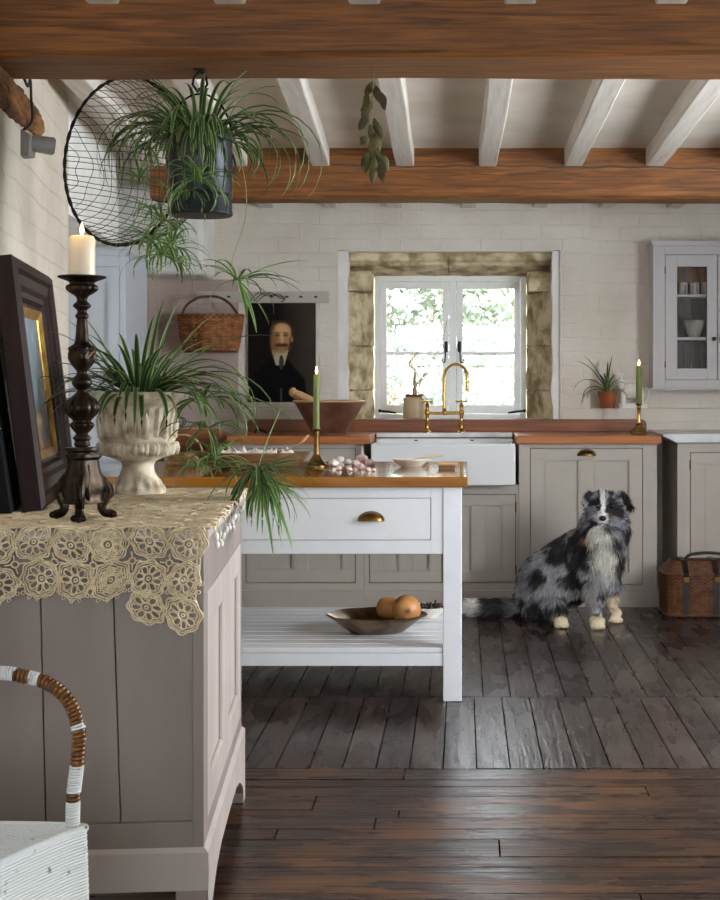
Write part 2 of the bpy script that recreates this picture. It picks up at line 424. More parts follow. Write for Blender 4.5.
# --- casement window
def window():
    y0, y1 = WY+.335, WY+.385
    x0, x1, z0, z1 = -.531, .380, .985, 1.848
    root = bpy.data.objects.new('window_1', None); COL.objects.link(root); root['kind'] = 'structure'
    root.location = ((x0+x1)/2, y0, z0)
    f = MB(); w = .034
    f.box(x0, x0+w, y0, y1, z0, z1); f.box(x1-w, x1, y0, y1, z0, z1); f.box(x0+w, x1-w, y0, y1, z1-w, z1); f.box(x0+w, x1-w, y0, y1, z0, z0+.03)
    xm = -.062; f.box(xm-.022, xm+.022, y0, y1, z0+.03, z1-w)
    f.build('window_frame', M['winwhite'], root, bevel=.003)
    for (a, c) in ((x0+w+.002, xm-.024), (xm+.024, x1-w-.002)):
        s = MB(); sw = .036; ya = y0-.008; yb = y0+.030; za, zb = z0+.033, z1-w-.002
        s.box(a, a+sw, ya, yb, za, zb); s.box(c-sw, c, ya, yb, za, zb); s.box(a+sw, c-sw, ya, yb, zb-.042, zb); s.box(a+sw, c-sw, ya, yb, za, za+.05)
        s.box(a+sw, c-sw, ya+.01, yb-.006, 1.372, 1.390)
        sash = s.build('sash', M['winwhite'], root, bevel=.003)
        g = MB(); g.box(a+sw-.004, c-sw+.004, y0+.014, y0+.018, za+.046, 1.374); g.box(a+sw-.004, c-sw+.004, y0+.014, y0+.018, 1.388, zb-.040)
        g.build('window_pane', M['glass'], sash)
    for sgn, xh in ((-1, xm-.040), (1, xm+.040)):
        h = MB(); zc = 1.42; yb = y0-.012
        h.box(xh-.010, xh+.010, yb, yb+.004, zc-.032, zc+.032)
        h.tube([(xh, yb, zc), (xh, yb-.022, zc)], .006)
        pts = [(xh, yb-.022, zc+.012), (xh+sgn*.003, yb-.026, zc-.03), (xh+sgn*.004, yb-.028, zc-.06), (xh+sgn*.006, yb-.028, zc-.085)]
        cu = bez(pts, 6)
        for k in range(10):
            a = k/9*4.6; cu.append(Vector((xh+sgn*.006+sgn*.013-sgn*.013*math.cos(a)*(1-k*.05), yb-.028, zc-.085-.013*math.sin(a)*(1-k*.05))))
        h.tube(cu, .0042, 6); h.ball((xh, yb-.022, zc+.016), .008, 8, 6)
        h.build('window_handle', M['iron'], root)
    for xa, xb in ((-.50, -.40), (.37, .27)):
        h = MB(); yy = y0-.02
        h.tube(bez([(xa, yy, 1.035), ((xa+xb)/2, yy-.01, 1.030), (xb, yy-.015, 1.022)], 6), .006, 6); h.ball((xa, yy, 1.035), .010, 8, 6)
        h.build('window_stay', M['iron'], root)
window()

# --- ceiling, joists, beams
struct(MB().box(LX-.3, RX+.3, NY-.3, WY+.5, 2.30, 2.40), 'ceiling', M['ceil'], smooth=False)
JA = [(-1.30,-1.43),(-.93,-1.05),(-.58,-.668),(-.245,-.272),(.124,.116),(.503,.512),(.855,.894),(1.21,1.28),(1.58,1.66),(1.95,2.05),(2.3,2.45)]
def joist(x0, y0, x1, y1, w=.084, z=2.216):
    dx, dy = x1-x0, y1-y0
    e0 = x0, y0; n = 7; mb = MB(); rnd = random.Random(int(x0*1000+y0*10))
    L = []; Rr = []
    for i in range(n+1):
        t = i/n; j = rnd.uniform(-.003, .003)
        L.append((x0+dx*t-w/2+j, y0+dy*t)); Rr.append((x0+dx*t+w/2+j+rnd.uniform(-.002,.002), y0+dy*t))
    mb.slab(Rr + L[::-1], z, 2.302)
    return mb
k = 3
for i, (a, c) in enumerate(JA):
    sl = (c-a)/(6.75-4.86)
    struct(joist(a - sl*(4.86-3.8), 3.80, c+.0, 6.80), 'trim_%d' % k, M['joist'], smooth=False, bevel=.006); k += 1
for i, xc in enumerate([-1.55,-1.14,-.765,-.40,.03,.44,.83,1.22,1.6,2.0,2.4]):
    struct(joist(xc+.03, 6.86, xc, 8.42, .08), 'trim_%d' % k, M['joist'], smooth=False, bevel=.006); k += 1
for i, xc in enumerate([-2.3,-1.95,-1.6,-1.27,-.936,-.605,-.255,.151,.54,.93,1.3,1.7,2.1]):
    struct(joist(xc, NY, xc, 3.9, .084, 2.200), 'trim_%d' % k, M['joist'], smooth=False, bevel=.006); k += 1
def beam(x0, x1, y0, y1, z0, z1, seed, name):
    mb = MB(); n = 26; rnd = random.Random(seed); rows = []
    off = [(0,0)]*4
    for i in range(n+1):
        x = x0+(x1-x0)*i/n
        off = [(o[0]*.7+rnd.uniform(-.003,.003), o[1]*.7+rnd.uniform(-.003,.003)) for o in off]
        c = .014
        prof = [(y0, z0+c), (y0+c, z0), (y1-c, z0), (y1, z0+c), (y1, z1), (y0, z1)]
        jj = [off[0], off[0], off[1], off[1], off[2], off[3]]
        rows.append([(x, p[0]+j[0], p[1]+j[1]) for p, j in zip(prof, jj)])
    m = 6; v = [p for r in rows for p in r]
    f = [(i*m+k2, i*m+(k2+1)%m, (i+1)*m+(k2+1)%m, (i+1)*m+k2) for i in range(n) for k2 in range(m)]
    f += [tuple(range(m-1,-1,-1)), tuple(n*m+k2 for k2 in range(m))]
    mb.add(v, [tuple(reversed(q)) for q in f]); return mb
o = beam(-1.457, RX+.1, 6.75, 6.96, 2.065, 2.302, 3, 'far'); o = struct(o, 'trim_%d' % k, M['beam'], smooth=False); k += 1
# shrinkage crack along the far beam
cr = bez([(-.62,0,2.222),(-.2,0,2.214),(.1,0,2.219),(.5,0,2.212),(.9,0,2.21),(1.4,0,2.198),(1.9,0,2.19)], 10)
b = MB(); b.tube([(p.x, 6.753, p.z+.003*math.sin(i*1.3)) for i, p in enumerate(cr)], .0045, 5)
c_ = b.build('crack', M['gap'], o)
o = struct(beam(-2.6, RX+.1, 3.78, 4.09, 2.067, 2.302, 9, 'near'), 'trim_%d' % k, M['beam'], smooth=False); k += 1

# --- left side: pier with peeling wall, low bulkhead, chimney box
wa = lambda y: -1.17-.157*(y-3.4)
b = MB()
n = 16; ys = [3.02+(5.48-3.02)*i/n for i in range(n+1)]
rnd = random.Random(2)
front = [(wa(y)+rnd.uniform(-.006,.006), y) for y in ys]
b.slab(front + [(-2.7, 5.48), (-2.7, 3.02)], 0, 2.302)
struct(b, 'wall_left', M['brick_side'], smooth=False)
b = MB(); b.slab([(-1.512, 5.482), (-1.64, 6.9), (-1.9, 6.9), (-1.9, 5.482)], 1.86, 2.302); struct(b, 'wall_left_bulkhead', M['plaster'], smooth=False)
b = MB().box(LX-.3, LX, NY-.3, 5.7, 0, 2.302); b.box(LX-.3, LX, 6.3, WY+.5, 0, 2.302); b.box(LX-.3, LX, 5.7, 6.3, 0, 1.15); b.box(LX-.3, LX, 5.7, 6.3, 1.85, 2.302); struct(b, 'wall_left_outer', M['plaster'], smooth=False)
b = MB().box(-2.62, -1.434, 7.98, WY+.01, 1.80, 2.302); struct(b, 'wall_chimney', M['plaster'], smooth=False, bevel=.035, seg=4)
b = MB().box(-1.765, -1.3, WY-.012, WY, 0, 1.802); b.box(-2.0, -1.765, 7.985, WY, 0, 1.802)
struct(b, 'wall_alcove', brickpaint('alcove_brick_shaded', c3(188,172,162), c3(170,150,140), 'xz', .4), smooth=False)  # pinkish brick, darkened in colour for the shade under the chimney
# --- right wall with two tall windows, near wall with a window (all outside the view)
def holed(axis, c0, c1, a0, a1, holes):
    mb = MB(); a = a0
    def bx(u0,u1,z0,z1):
        if axis == 'x': mb.box(c0, c1, u0, u1, z0, z1)
        else: mb.box(u0, u1, c0, c1, z0, z1)
    for (h0, h1, z0, z1) in holes:
        bx(a, h0, 0, 2.302); bx(h0, h1, 0, z0); bx(h0, h1, z1, 2.302); a = h1
    bx(a, a1, 0, 2.302); return mb
struct(holed('x', RX, RX+.3, NY-.3, WY+.5, [(3.3, 5.3, .75, 2.0)]), 'wall_right', M['plaster'], smooth=False)
struct(holed('y', NY-.3, NY, LX-.3, RX+.3, [(-1.2, .8, .8, 2.0)]), 'wall_near', M['plaster'], smooth=False)
def plain_window(nm, axis, c, u0, u1, z0, z1):
    f = MB(); w = .05
    def bx(a0,a1,b0,b1):
        if axis == 'x': f.box(c, c+.05, a0, a1, b0, b1)
        else: f.box(a0, a1, c-.05, c, b0, b1)
    bx(u0,u0+w,z0,z1); bx(u1-w,u1,z0,z1); bx(u0,u1,z0,z0+w); bx(u0,u1,z1-w,z1)
    um = (u0+u1)/2; bx(um-.02,um+.02,z0,z1); bx(u0,u1,(z0+z1)/2-.01,(z0+z1)/2+.01)
    struct(f, nm, M['winwhite'], smooth=False)
plain_window('window_2', 'x', RX+.1, 3.3, 5.3, .75, 2.0)
plain_window('window_4', 'x', LX-.16, 5.7, 6.3, 1.15, 1.85)
plain_window('window_3', 'y', NY-.1, -1.2, .8, .8, 2.0)

# --- stub of old timber in the pier, spotlight and its cable
b = MB(); rnd = random.Random(8)
ys = [3.3, 3.7, 4.0, 4.2, 4.35, 4.5, 4.62, 4.70]
top = [2.045,2.05,2.06,2.068,2.07,2.075,2.065,2.05]; bot = [1.93,1.945,1.955,1.965,1.975,1.985,1.99,2.02]
v = []
for y, zt, zb in zip(ys, top, bot):
    x = wa(y)
    v += [(x-.05, y, zb), (x+.020+rnd.uniform(-.003,.003), y, zb+.002), (x+.020+rnd.uniform(-.003,.003), y, zt-.002), (x-.05, y, zt)]
f = [(i*4+k2, i*4+(k2+1)%4, i*4+4+(k2+1)%4, i*4+4+k2) for i in range(len(ys)-1) for k2 in range(4)] + [(3,2,1,0), tuple(len(v)-4+k2 for k2 in range(4))]
b.add(v, [tuple(reversed(q)) for q in f])
o = struct(b, 'trim_60', M['beam_old'], smooth=False)
o.modifiers.new('bevel', 'BEVEL').width = .006
sd = o.modifiers.new('sub', 'SUBSURF'); sd.subdivision_type = 'SIMPLE'; sd.levels = sd.render_levels = 4
tx = bpy.data.textures.new('rot', 'CLOUDS'); tx.noise_scale = .035; tx.noise_depth = 4
d = o.modifiers.new('disp', 'DISPLACE'); d.texture = tx; d.strength = .014; d.texture_coords = 'GLOBAL'

# ============================================================ OUTSIDE
def leafy(name, c, rx, ry, rz, n, mat, label, cat, group, seed, size=.05, trunk=.06):
    r = np.random.RandomState(seed)
    root = thing(name, (c[0], c[1], 0), label, cat, group)
    u = r.normal(size=(n,3)); u /= np.linalg.norm(u,axis=1)[:,None]
    rad = r.uniform(.45, 1.0, n)**.5
    lump = 1 + .22*np.sin(u[:,0]*5+seed)*np.cos(u[:,2]*6+seed*2)
    pc = np.array(c) + u*rad[:,None]*lump[:,None]*np.array([rx,ry,rz])
    a = r.normal(size=(n,3)); a /= np.linalg.norm(a,axis=1)[:,None]
    bb = np.cross(a, r.normal(size=(n,3))); bb /= np.linalg.norm(bb,axis=1)[:,None]
    s = size*r.uniform(.6,1.3,n)[:,None]
    v = np.stack([pc-a*s, pc+bb*s*.4, pc+a*s, pc-bb*s*.4], 1).reshape(-1,3)
    mb = MB(); mb.v = [tuple(x) for x in v]; mb.f = [(4*i,4*i+1,4*i+2,4*i+3) for i in range(n)]; mb.mi = [0]*n
    mb.build('foliage', mat, root, smooth=False)
    t = MB(); 
    t.tube(bez([(c[0],c[1],0),(c[0]+.05,c[1],c[2]*.5),(c[0]-.03,c[1],c[2])],5), [trunk*(1-.5*i/10) for i in range(11)], 8)
    for k2 in range(7):
        an = k2*2.4; t.tube([(c[0],c[1],c[2]*(.45+.05*k2)), (c[0]+rx*.7*math.cos(an), c[1]+ry*.7*math.sin(an), c[2]+rz*(.1+.1*k2))], [trunk*.4, trunk*.1], 6)
    t.build('trunk', M['twig'], root)
lf1 = mottled('garden_leaf_pale', c3(100,110,90), c3(146,152,136), 3, .5, bump=0)
lf2 = mottled('garden_leaf_mid', c3(88,100,76), c3(130,138,118), 3, .5, bump=0)
for m_ in (lf1, lf2): m_.node_tree.nodes['Principled BSDF'].inputs['Transmission Weight'].default_value = 0
leafy('shrub', (-.65, 12.2, 1.35), 1.0, .8, 1.35, 9000, lf1, 'pale leafy shrub outside, filling the left window pane', 'shrub', 'garden shrubs', 1)
leafy('tree', (.55, 14.2, 1.9), .75, .8, 1.3, 3600, lf2, 'open branched green tree outside, seen through the right window pane', 'tree', None, 2)
leafy('shrub', (.50, 10.6, .55), .9, .45, .72, 4500, lf1, 'low shrub outside under the tree, seen behind the tap', 'shrub', 'garden shrubs', 3)
grass = mottled('lawn', c3(110,140,80), c3(150,170,110), 2, .9, bump=.2)
struct(MB().box(-30, 30, 9.1, 60, -.25, -.12), 'ground_garden', grass, smooth=False)
# ============================================================ JOINERY
def door_panels(mb, x0, x1, z0, z1, yf, panels, th=.022, rec=.014):
    """framed door front in the plane y=yf (front) with recessed panels [(xa,xb,za,zb)]; beads round the recess"""
    panels = sorted(panels); za, zb = panels[0][2], panels[0][3]
    mb.box(x0, x1, yf, yf+th, z0, za); mb.box(x0, x1, yf, yf+th, zb, z1)
    x = x0
    for (a, c, _, _) in panels:
        mb.box(x, a, yf, yf+th, za, zb); x = c
        mb.box(a, c, yf+rec, yf+th, za, zb)
        w = .007
        mb.box(a, a+w, yf+.003, yf+rec, za, zb); mb.box(c-w, c, yf+.003, yf+rec, za, zb)
        mb.box(a+w, c-w, yf+.003, yf+rec, zb-w, zb); mb.box(a+w, c-w, yf+.003, yf+rec, za, za+w)
    mb.box(x, x1, yf, yf+th, za, zb)
    return mb
def cup_pull(c, w=.046, parent=None, mat=None):
    """half-shell cup pull, open below, on a front facing -y; c = middle of its top edge on the door"""
    mb = MB(); n = 16; m = 6; v = []
    for lay, k in ((0, 1.0), (1, .90)):
        for i in range(m+1):
            ph = PI/2*i/m
            for j in range(n+1):
                a = PI*j/n
                # flattened dome: from the backplate outwards
                r = math.cos(ph)
                v.append((c[0]-w*k*math.cos(a)*r, c[1]-.028*k*math.sin(ph)*(1), c[2]-.028+.030*k*math.sin(a)*r))
    f = []
    o = (m+1)*(n+1)
    for i in range(m):
        for j in range(n):
            q = i*(n+1)+j
            f.append((q, q+1, q+n+2, q+n+1)); f.append((o+q+n+1, o+q+n+2, o+q+1, o+q))
    mb.add(v, f)
    mb.tube([(c[0]-w*math.cos(PI*j/n)*1.06, c[1]-.0015, c[2]-.028+.032*math.sin(PI*j/n)*1.06) for j in range(n+1)], .0028, 6)
    mb.box(c[0]-w*1.06, c[0]+w*1.06, c[1]-.003, c[1], c[2]-.031, c[2]-.026)
    return mb.build('cup_pull', mat or M['brass_old'], parent)
FY = 7.80  # face plane of the base cabinets
def PX(px, d=FY): return X(px, d)
def PZ(py, d=FY): return Z(py, d)
def base_unit(name, label, x0, x1, ztop, doors, drawers=(), plinth=True, mat=None, rail_z=None, side_gap=0, group=None, fy=FY, back=WY-.01, px_l=0, px_r=0):
    """doors: [(x0,x1,z0,z1,[(a,c) panels],pz0,pz1, hinge_side)]"""
    mat = mat or M['sage']
    root = thing(name, ((x0+x1)/2, (fy+back)/2, 0), label, 'cabinet', group)
    b = MB(); b.box(x0, x1, fy+.024, back, .085, ztop)
    op = [(d[0], d[1], d[2], d[3]) for d in doors] + [(d[0], d[1], d[2], d[3]) for d in drawers]
    # face frame round the openings
    xs = sorted(set([x0, x1] + [o[0] for o in op] + [o[1] for o in op])); zs = sorted(set([.075, ztop] + [o[2] for o in op] + [o[3] for o in op]))
    for i in range(len(xs)-1):
        for j in range(len(zs)-1):
            xm, zm = (xs[i]+xs[i+1])/2, (zs[j]+zs[j+1])/2
            if not any(o[0] < xm < o[1] and o[2] < zm < o[3] for o in op): b.box(xs[i], xs[i+1], fy, fy+.024, zs[j], zs[j+1])
    b.build('carcass', mat, root, smooth=False)
    if plinth:
        p = MB(); p.box(x0-px_l, x1+px_r, fy-.018, back, 0, .078); p.slab([(x0-px_l, fy-.018),(x1+px_r, fy-.018),(x1+px_r*.2, fy),(x0-px_l*.2, fy)], .078, .090)
        p.build('plinth', mat, root, smooth=False, bevel=.002)
    g = .0035
    for d in doors:
        mb = door_panels(MB(), d[0]+g, d[1]-g, d[2]+g, d[3]-g, fy+.001, [(a, c, d[5], d[6]) for a, c in d[4]])
        do = mb.build('door', mat, root, smooth=False, bevel=.0015)
        gg = MB().box(d[0], d[1], fy+.0235, fy+.0245, d[2], d[3]); gg.build('shadow_gap', M['gap'], root, smooth=False)
        if d[7]:
            hx = d[0]+.001 if d[7] == 'l' else d[1]-.001
            for hz in (d[2]+.07, d[3]-.07):
                MB().tube([(hx, fy, hz-.026), (hx, fy, hz+.026)], .0042, 8).build('hinge', M['brass_old'], do)
    for d in drawers:
        mb = MB(); mb.box(d[0]+g, d[1]-g, fy+.001, fy+.022, d[2]+g, d[3]-g)
        dr = mb.build('drawer', mat, root, smooth=False, bevel=.0015)
        MB().box(d[0], d[1], fy+.0235, fy+.0245, d[2], d[3]).build('shadow_gap', M['gap'], root, smooth=False)
        if len(d) > 4 and d[4]: cup_pull(((d[0]+d[1])/2, fy+.001, (d[2]+d[3])/2+.02), parent=dr)
    return root
WT = .921; WB = .877
# left unit (drawers over doors), sink unit, tall door unit, far right unit
x0a, x1a = PX(228), PX(364)
base_unit('base_cabinet', 'grey base cabinet with a drawer, left of the white sink, behind the island', x0a, x1a, WB,
          [(PX(245.6), PX(355.7), PZ(583), PZ(478), [(PX(258), PX(293)), (PX(307), PX(343))], PZ(570), PZ(490), None)],
          [(PX(245.6), PX(355.7), PZ(474), PZ(448.5))])
base_unit('sink_cabinet', 'grey two-door cabinet directly under the white farmhouse sink', PX(364.3), PX(518.5), .655,
          [(PX(369), PX(442), PZ(583), PZ(494), [(PX(382), PX(399)), (PX(412), PX(430))], PZ(571.5), PZ(505.5), None),
           (PX(442.3), PX(516), PZ(583), PZ(494), [(PX(455), PX(472)), (PX(485), PX(503))], PZ(571.5), PZ(505.5), 'r')])
r_ = base_unit('base_cabinet', 'grey cabinet with one tall two-panelled door, standing behind the dog', PX(519), PX(657), WB,
          [(PX(530), PX(643), PZ(585), PZ(448), [(PX(544), PX(579)), (PX(593.6), PX(630))], PZ(573), PZ(460), None)], px_r=.016)
door_ = [c for c in r_.children if c.name.startswith('door')][0]
cup_pull((PX(586.5), FY+.001, PZ(450.5)), .047, door_)
# cheeks beside the sink
# worktop with upstand
b = MB()
b.box(X(227,7.76), X(370.5,7.76), 7.755, WY, WB, WT); b.box(X(516.5,7.76), X(661.5,7.76), 7.755, WY, WB, WT)
b.box(X(370.4,7.76), X(516.6,7.76), 8.20, WY, WB, WT)
wt_ = thing('worktop', (0, 8.1, WB), 'oiled reddish wooden worktop with upstand running either side of the sink', 'worktop')
b.build('countertop', M['top'], wt_, smooth=False, bevel=.004)
def rounded(x0, x1, z0, z1, r, l=True, rr=True, n=6):
    pts = [(x0, z0)]
    pts += [(x0+r-r*math.cos(PI/2*i/n), z1-r+r*math.sin(PI/2*i/n)) for i in range(n+1)] if l else [(x0, z1)]
    pts += [(x1-r+r*math.sin(PI/2*i/n), z1-r+r*math.cos(PI/2*i/n)) for i in range(n+1)] if rr else [(x1, z1)]
    pts += [(x1, z0)]; return pts
b = MB(); b.prism(rounded(X(247,8.38), X(646.5,8.38), WT, .993, .03), 8.378, WY-.001)
b.build('upstand', wood('oiled_iroko_upstand', c3(118,62,30), c3(156,92,50), 'x', .4, .06, .7), wt_, smooth=False, bevel=.003)
# farmhouse sink
def sink():
    x0, x1, y0, y1, z0, z1 = X(371,7.70), X(515.5,7.70), 7.695, 8.16, Z(485.5,7.70), Z(444,7.70)
    root = thing('farmhouse_sink', ((x0+x1)/2, (y0+y1)/2, z0), 'large white rectangular ceramic sink below the window with a flat front', 'sink')
    t = .024; b = MB()
    b.box(x0, x1, y0, y0+t, z0, z1); b.box(x0, x1, y1-t, y1, z0, z1+.012); b.box(x0, x0+t, y0+t, y1-t, z0, z1); b.box(x1-t, x1, y0+t, y1-t, z0, z1)
    b.box(x0+t, x1-t, y0+t, y1-t, z0, z0+.03)
    b.build('basin', M['ceramic'], root, bevel=.007, seg=3)
    for px in (416, 472):
        q = MB(); q.ball((X(px,8.14), y1-t-.002, z1+.001), (.012,.004,.004), 12, 6); q.build('overflow', M['brass_old'], root)
    return root
sink()
b = MB(); b.box(X(376.5,8.15), X(512,8.15), 8.135, 8.198, WT-.022, WT+.001)
tag(b.build('marble_ledge', M['marble'], bevel=.002), 'veined white marble strip behind the sink, under the brass tap', 'ledge')
for o_ in (b,): pass

# bridge tap
def tap():
    y = 8.215; z0 = WT+.001; xl, xr = X(427.3,y), X(461.5,y); xm = X(444.6,y)
    root = thing('bridge_tap', ((xl+xr)/2, y, z0), 'polished brass bridge tap with swan-neck spout behind the sink', 'tap')
    zb = Z(413,y)
    b = MB(); b.tube([(xl,y,zb),(xr,y,zb)], .0095, 12)
    b.lathe([(.012,-.012),(.016,-.006),(.016,.008),(.012,.016),(.009,.03)], (xm,y,zb), 16)
    b.build('bridge', M['brass'], root)
    for x in (xl, xr):
        b = MB(); h = zb-z0
        b.lathe([(.022,0),(.022,.004),(.015,.010),(.010,.018),(.009,h*.45),(.013,h*.52),(.009,h*.6),(.010,h-.014),(.015,h-.006),(.015,h+.012),(.011,h+.02),(.011,h+.035),(.014,h+.04),(.012,h+.05),(.006,h+.058),(0,h+.06)], (x,y,z0), 18)
        b.build('tap_pillar', M['brass'], root)
        b = MB(); zt = Z(401.5,y)
        for a in (0, PI/2): b.tube([(x-.028*math.cos(a),y-.028*math.sin(a),zt),(x+.028*math.cos(a),y+.028*math.sin(a),zt)], .0042, 8)
        for q in range(4): b.ball((x+.029*math.cos(q*PI/2), y+.029*math.sin(q*PI/2), zt), .0062, 8, 6)
        b.ball((x,y,zt), .009, 10, 8)
        b.build('tap_lever', M['brass'], root)
    b = MB(); xa, xt = xm-.004, X(467.2,y); r = (xt-xa)/2; zc = Z(377,y)
    pts = [(xa,y,zb+.01),(xa,y,zb+.05),(xa,y,(zb+zc)/2),(xa,y,zc)]
    pts += [(xa+r-r*math.cos(PI*i/14), y-.02*i/14, zc+r*1.1*math.sin(PI*i/14)) for i in range(1,15)]
    pts += [(xt,y-.02,zc-.03),(xt+.002,y-.02,Z(390,y))]
    b.tube(pts, .0088, 12); b.lathe([(.010,0),(.013,.004),(.013,.010),(.010,.014)], (xt+.002,y-.02,Z(391.5,y)), 14)
    b.build('spout', M['brass'], root)
tap()

# far-right marble-topped unit
xr0 = X(677.5, 7.80)
q_ = base_unit('base_cabinet', 'grey cabinet under the pale marble top at the far right, behind the hamper', xr0, 2.3, .880,
          [(X(690,7.8), X(690,7.8)+.62, PZ(590), PZ(452), [(X(704.5,7.8), X(704.5,7.8)+.46)], PZ(576), PZ(464), 'l'),
           (X(690,7.8)+.63, 2.25, PZ(590), PZ(452), [(X(690,7.8)+.71, 2.17)], PZ(576), PZ(464), 'r')])
b = MB(); xa = X(662.5,7.76)
b.prism([(xa+.012,.915),(xa,.921),(xa+.004,.932),(2.35,.936),(2.35,.885),(xa+.07,.885),(xa+.045,.900)], 7.75, WY-.001)
tag(b.build('marble_countertop', M['marble'], smooth=False, bevel=.003), 'pale grey marble worktop at the far right beyond the wooden worktop', 'worktop')

# wall cabinet with glazed doors
def wall_cabinet():
    fy = 8.36; bk = WY+.135; x0 = X(653,fy); x1 = x0+ (X(717.3,fy)-x0)*2 ; z0 = Z(388,fy); z1 = Z(246,fy)
    root = thing('wall_cabinet', ((x0+x1)/2, (fy+bk)/2, z0), 'pale grey glazed wall cabinet hanging at the right over the marble worktop', 'cabinet')
    t = .018; b = MB()
    b.box(x0, x0+t, fy+.02, bk, z0, z1); b.box(x1-t, x1, fy+.02, bk, z0, z1); b.box(x0+t, x1-t, fy+.02, bk, z0, z0+t); b.box(x0+t, x1-t, fy+.02, bk, z1-t, z1)
    # face frame
    dx0, dx1 = X(665,fy), X(717.3,fy); dz0, dz1 = Z(380,fy), Z(254.5,fy); e1 = x1-(dx0-x0)
    b.box(x0, dx0, fy, fy+.02, z0, z1); b.box(e1, x1, fy, fy+.02, z0, z1); b.box(dx0, e1, fy, fy+.02, dz1, z1); b.box(dx0, e1, fy, fy+.02, z0, dz0)
    b.build('carcass', M['lilac'], root, smooth=False, bevel=.0015)
    bb = MB(); x = x0+t
    while x < x1-t-.01:
        bb.box(x+.001, min(x+.045, x1-t)-.001, bk-.012, bk-.002, z0+t, z1-t); x += .046
    bb.build('back_panel', M['inside'], root, smooth=False, bevel=.002)
    c = MB(); 
    c.prism([(x0-.012,z1+.022),(x0-.016,z1+.028),(x1+.016,z1+.028),(x1+.012,z1+.022),(x1,z1),(x0,z1)], fy-.016, bk)
    c.build('cornice', M['lilac'], root, smooth=False)
    c = MB(); c.box(x0-.016, x1+.016, fy-.016, bk, z0-.012, z0); c.build('base_moulding', M['lilac'], root, smooth=False, bevel=.003)
    for zz in (Z(337,fy), Z(294,fy)):
        MB().box(x0+t, x1-t, fy+.03, bk-.012, zz-.016, zz).build('shelf', M['lilac'], root, smooth=False)
    for k_, (a, cc) in enumerate(((dx0, dx1), (dx1+.001, dx1+.001+(dx1-dx0)))):
        g = .0018; d = MB(); ga, gc = a+X(677.2,fy)-dx0, cc-(X(717.3,fy)-X(707,fy)); gz0, gz1 = Z(368.5,fy), Z(266.5,fy)
        if k_: ga, gc = a+(X(717.3,fy)-X(707,fy)), cc-(X(677.2,fy)-dx0)
        d.box(a+g, ga, fy-.001, fy+.02, dz0+g, dz1-g); d.box(gc, cc-g, fy-.001, fy+.02, dz0+g, dz1-g)
        d.box(ga, gc, fy-.001, fy+.02, dz0+g, gz0); d.box(ga, gc, fy-.001, fy+.02, gz1, dz1-g)
        do = d.build('door', M['lilac'], root, smooth=False, bevel=.0015)
        MB().box(ga-.004, gc+.004, fy+.010, fy+.013, gz0-.004, gz1+.004).build('glass_pane', M['glass'], do, smooth=False)
        kx = cc-.022 if k_ == 0 else a+.022
        kb = MB(); kb.tube([(kx,fy-.001,Z(339,fy)),(kx,fy-.014,Z(339,fy))], .004, 8); kb.ball((kx,fy-.022,Z(339,fy)), (.013,.011,.013), 14, 10); kb.build('knob', M['brass_old'], do)
        hx = a+.001 if k_ == 0 else cc-.001
        for hz in (dz0+.09, dz1-.09): MB().tube([(hx,fy-.002,hz-.02),(hx,fy-.002,hz+.02)], .0035, 8).build('hinge', M['brass_old'], do)
    return fy, bk
wc_fy, wc_bk = wall_cabinet()
def bowl(c, r, h, mat, name='bowl', n=32, foot=.5, th=.006, flute=0):
    mb = MB(); pr = [(r*foot, 0), (r*foot, h*.04), (r*.72, h*.30), (r*.92, h*.7), (r, h), (r-th*.5, h+th*.3), (r-th, h), (r*.86, h*.66), (r*.62, h*.3), (0, h*.16)]
    fn = (lambda a, rr, z, i: rr*(1+flute*math.cos(a*16))) if flute else None
    mb.lathe(pr, c, n, fn=fn); return mb
yc = 8.462
b = bowl((X(694,yc), yc, Z(337,8.36)+.001), .062, .098, M['stoneware'], flute=.012, n=64); tag(b.build('bowl', M['stoneware']), 'grey fluted bowl on the middle shelf of the glazed wall cabinet', 'bowl')
b = bowl((X(694,yc), yc, Z(388,8.36)+.019), .064, .022, M['cream']); tag(b.build('plate', M['cream']), 'white dish on the bottom of the glazed wall cabinet', 'dish')
for k_, px in enumerate((683, 694.5, 706)):
    root = thing('mug', (X(px,yc), yc, Z(294,8.36)+.001), ['mug on the top shelf of the glazed cabinet, leftmost of the three','mug on the top shelf of the glazed cabinet, middle one of the three','mug on the top shelf of the glazed cabinet, rightmost of the three'][k_], 'mug', 'mugs in the wall cabinet')
    b = MB(); b.lathe([(.022,0),(.027,.004),(.028,.07),(.0255,.07),(.024,.008),(0,.008)], root.location, 24); b.build('cup', M['bowlwood'] if 0 else M['stoneware'], root)
    h = MB(); L = root.location; h.tube([(L.x+.010+.0, L.y-.026-.018*math.sin(PI*i/8), L.z+.018+.036*(i/8)) for i in range(9)], .0035, 6); h.build('handle', M['stoneware'], root)

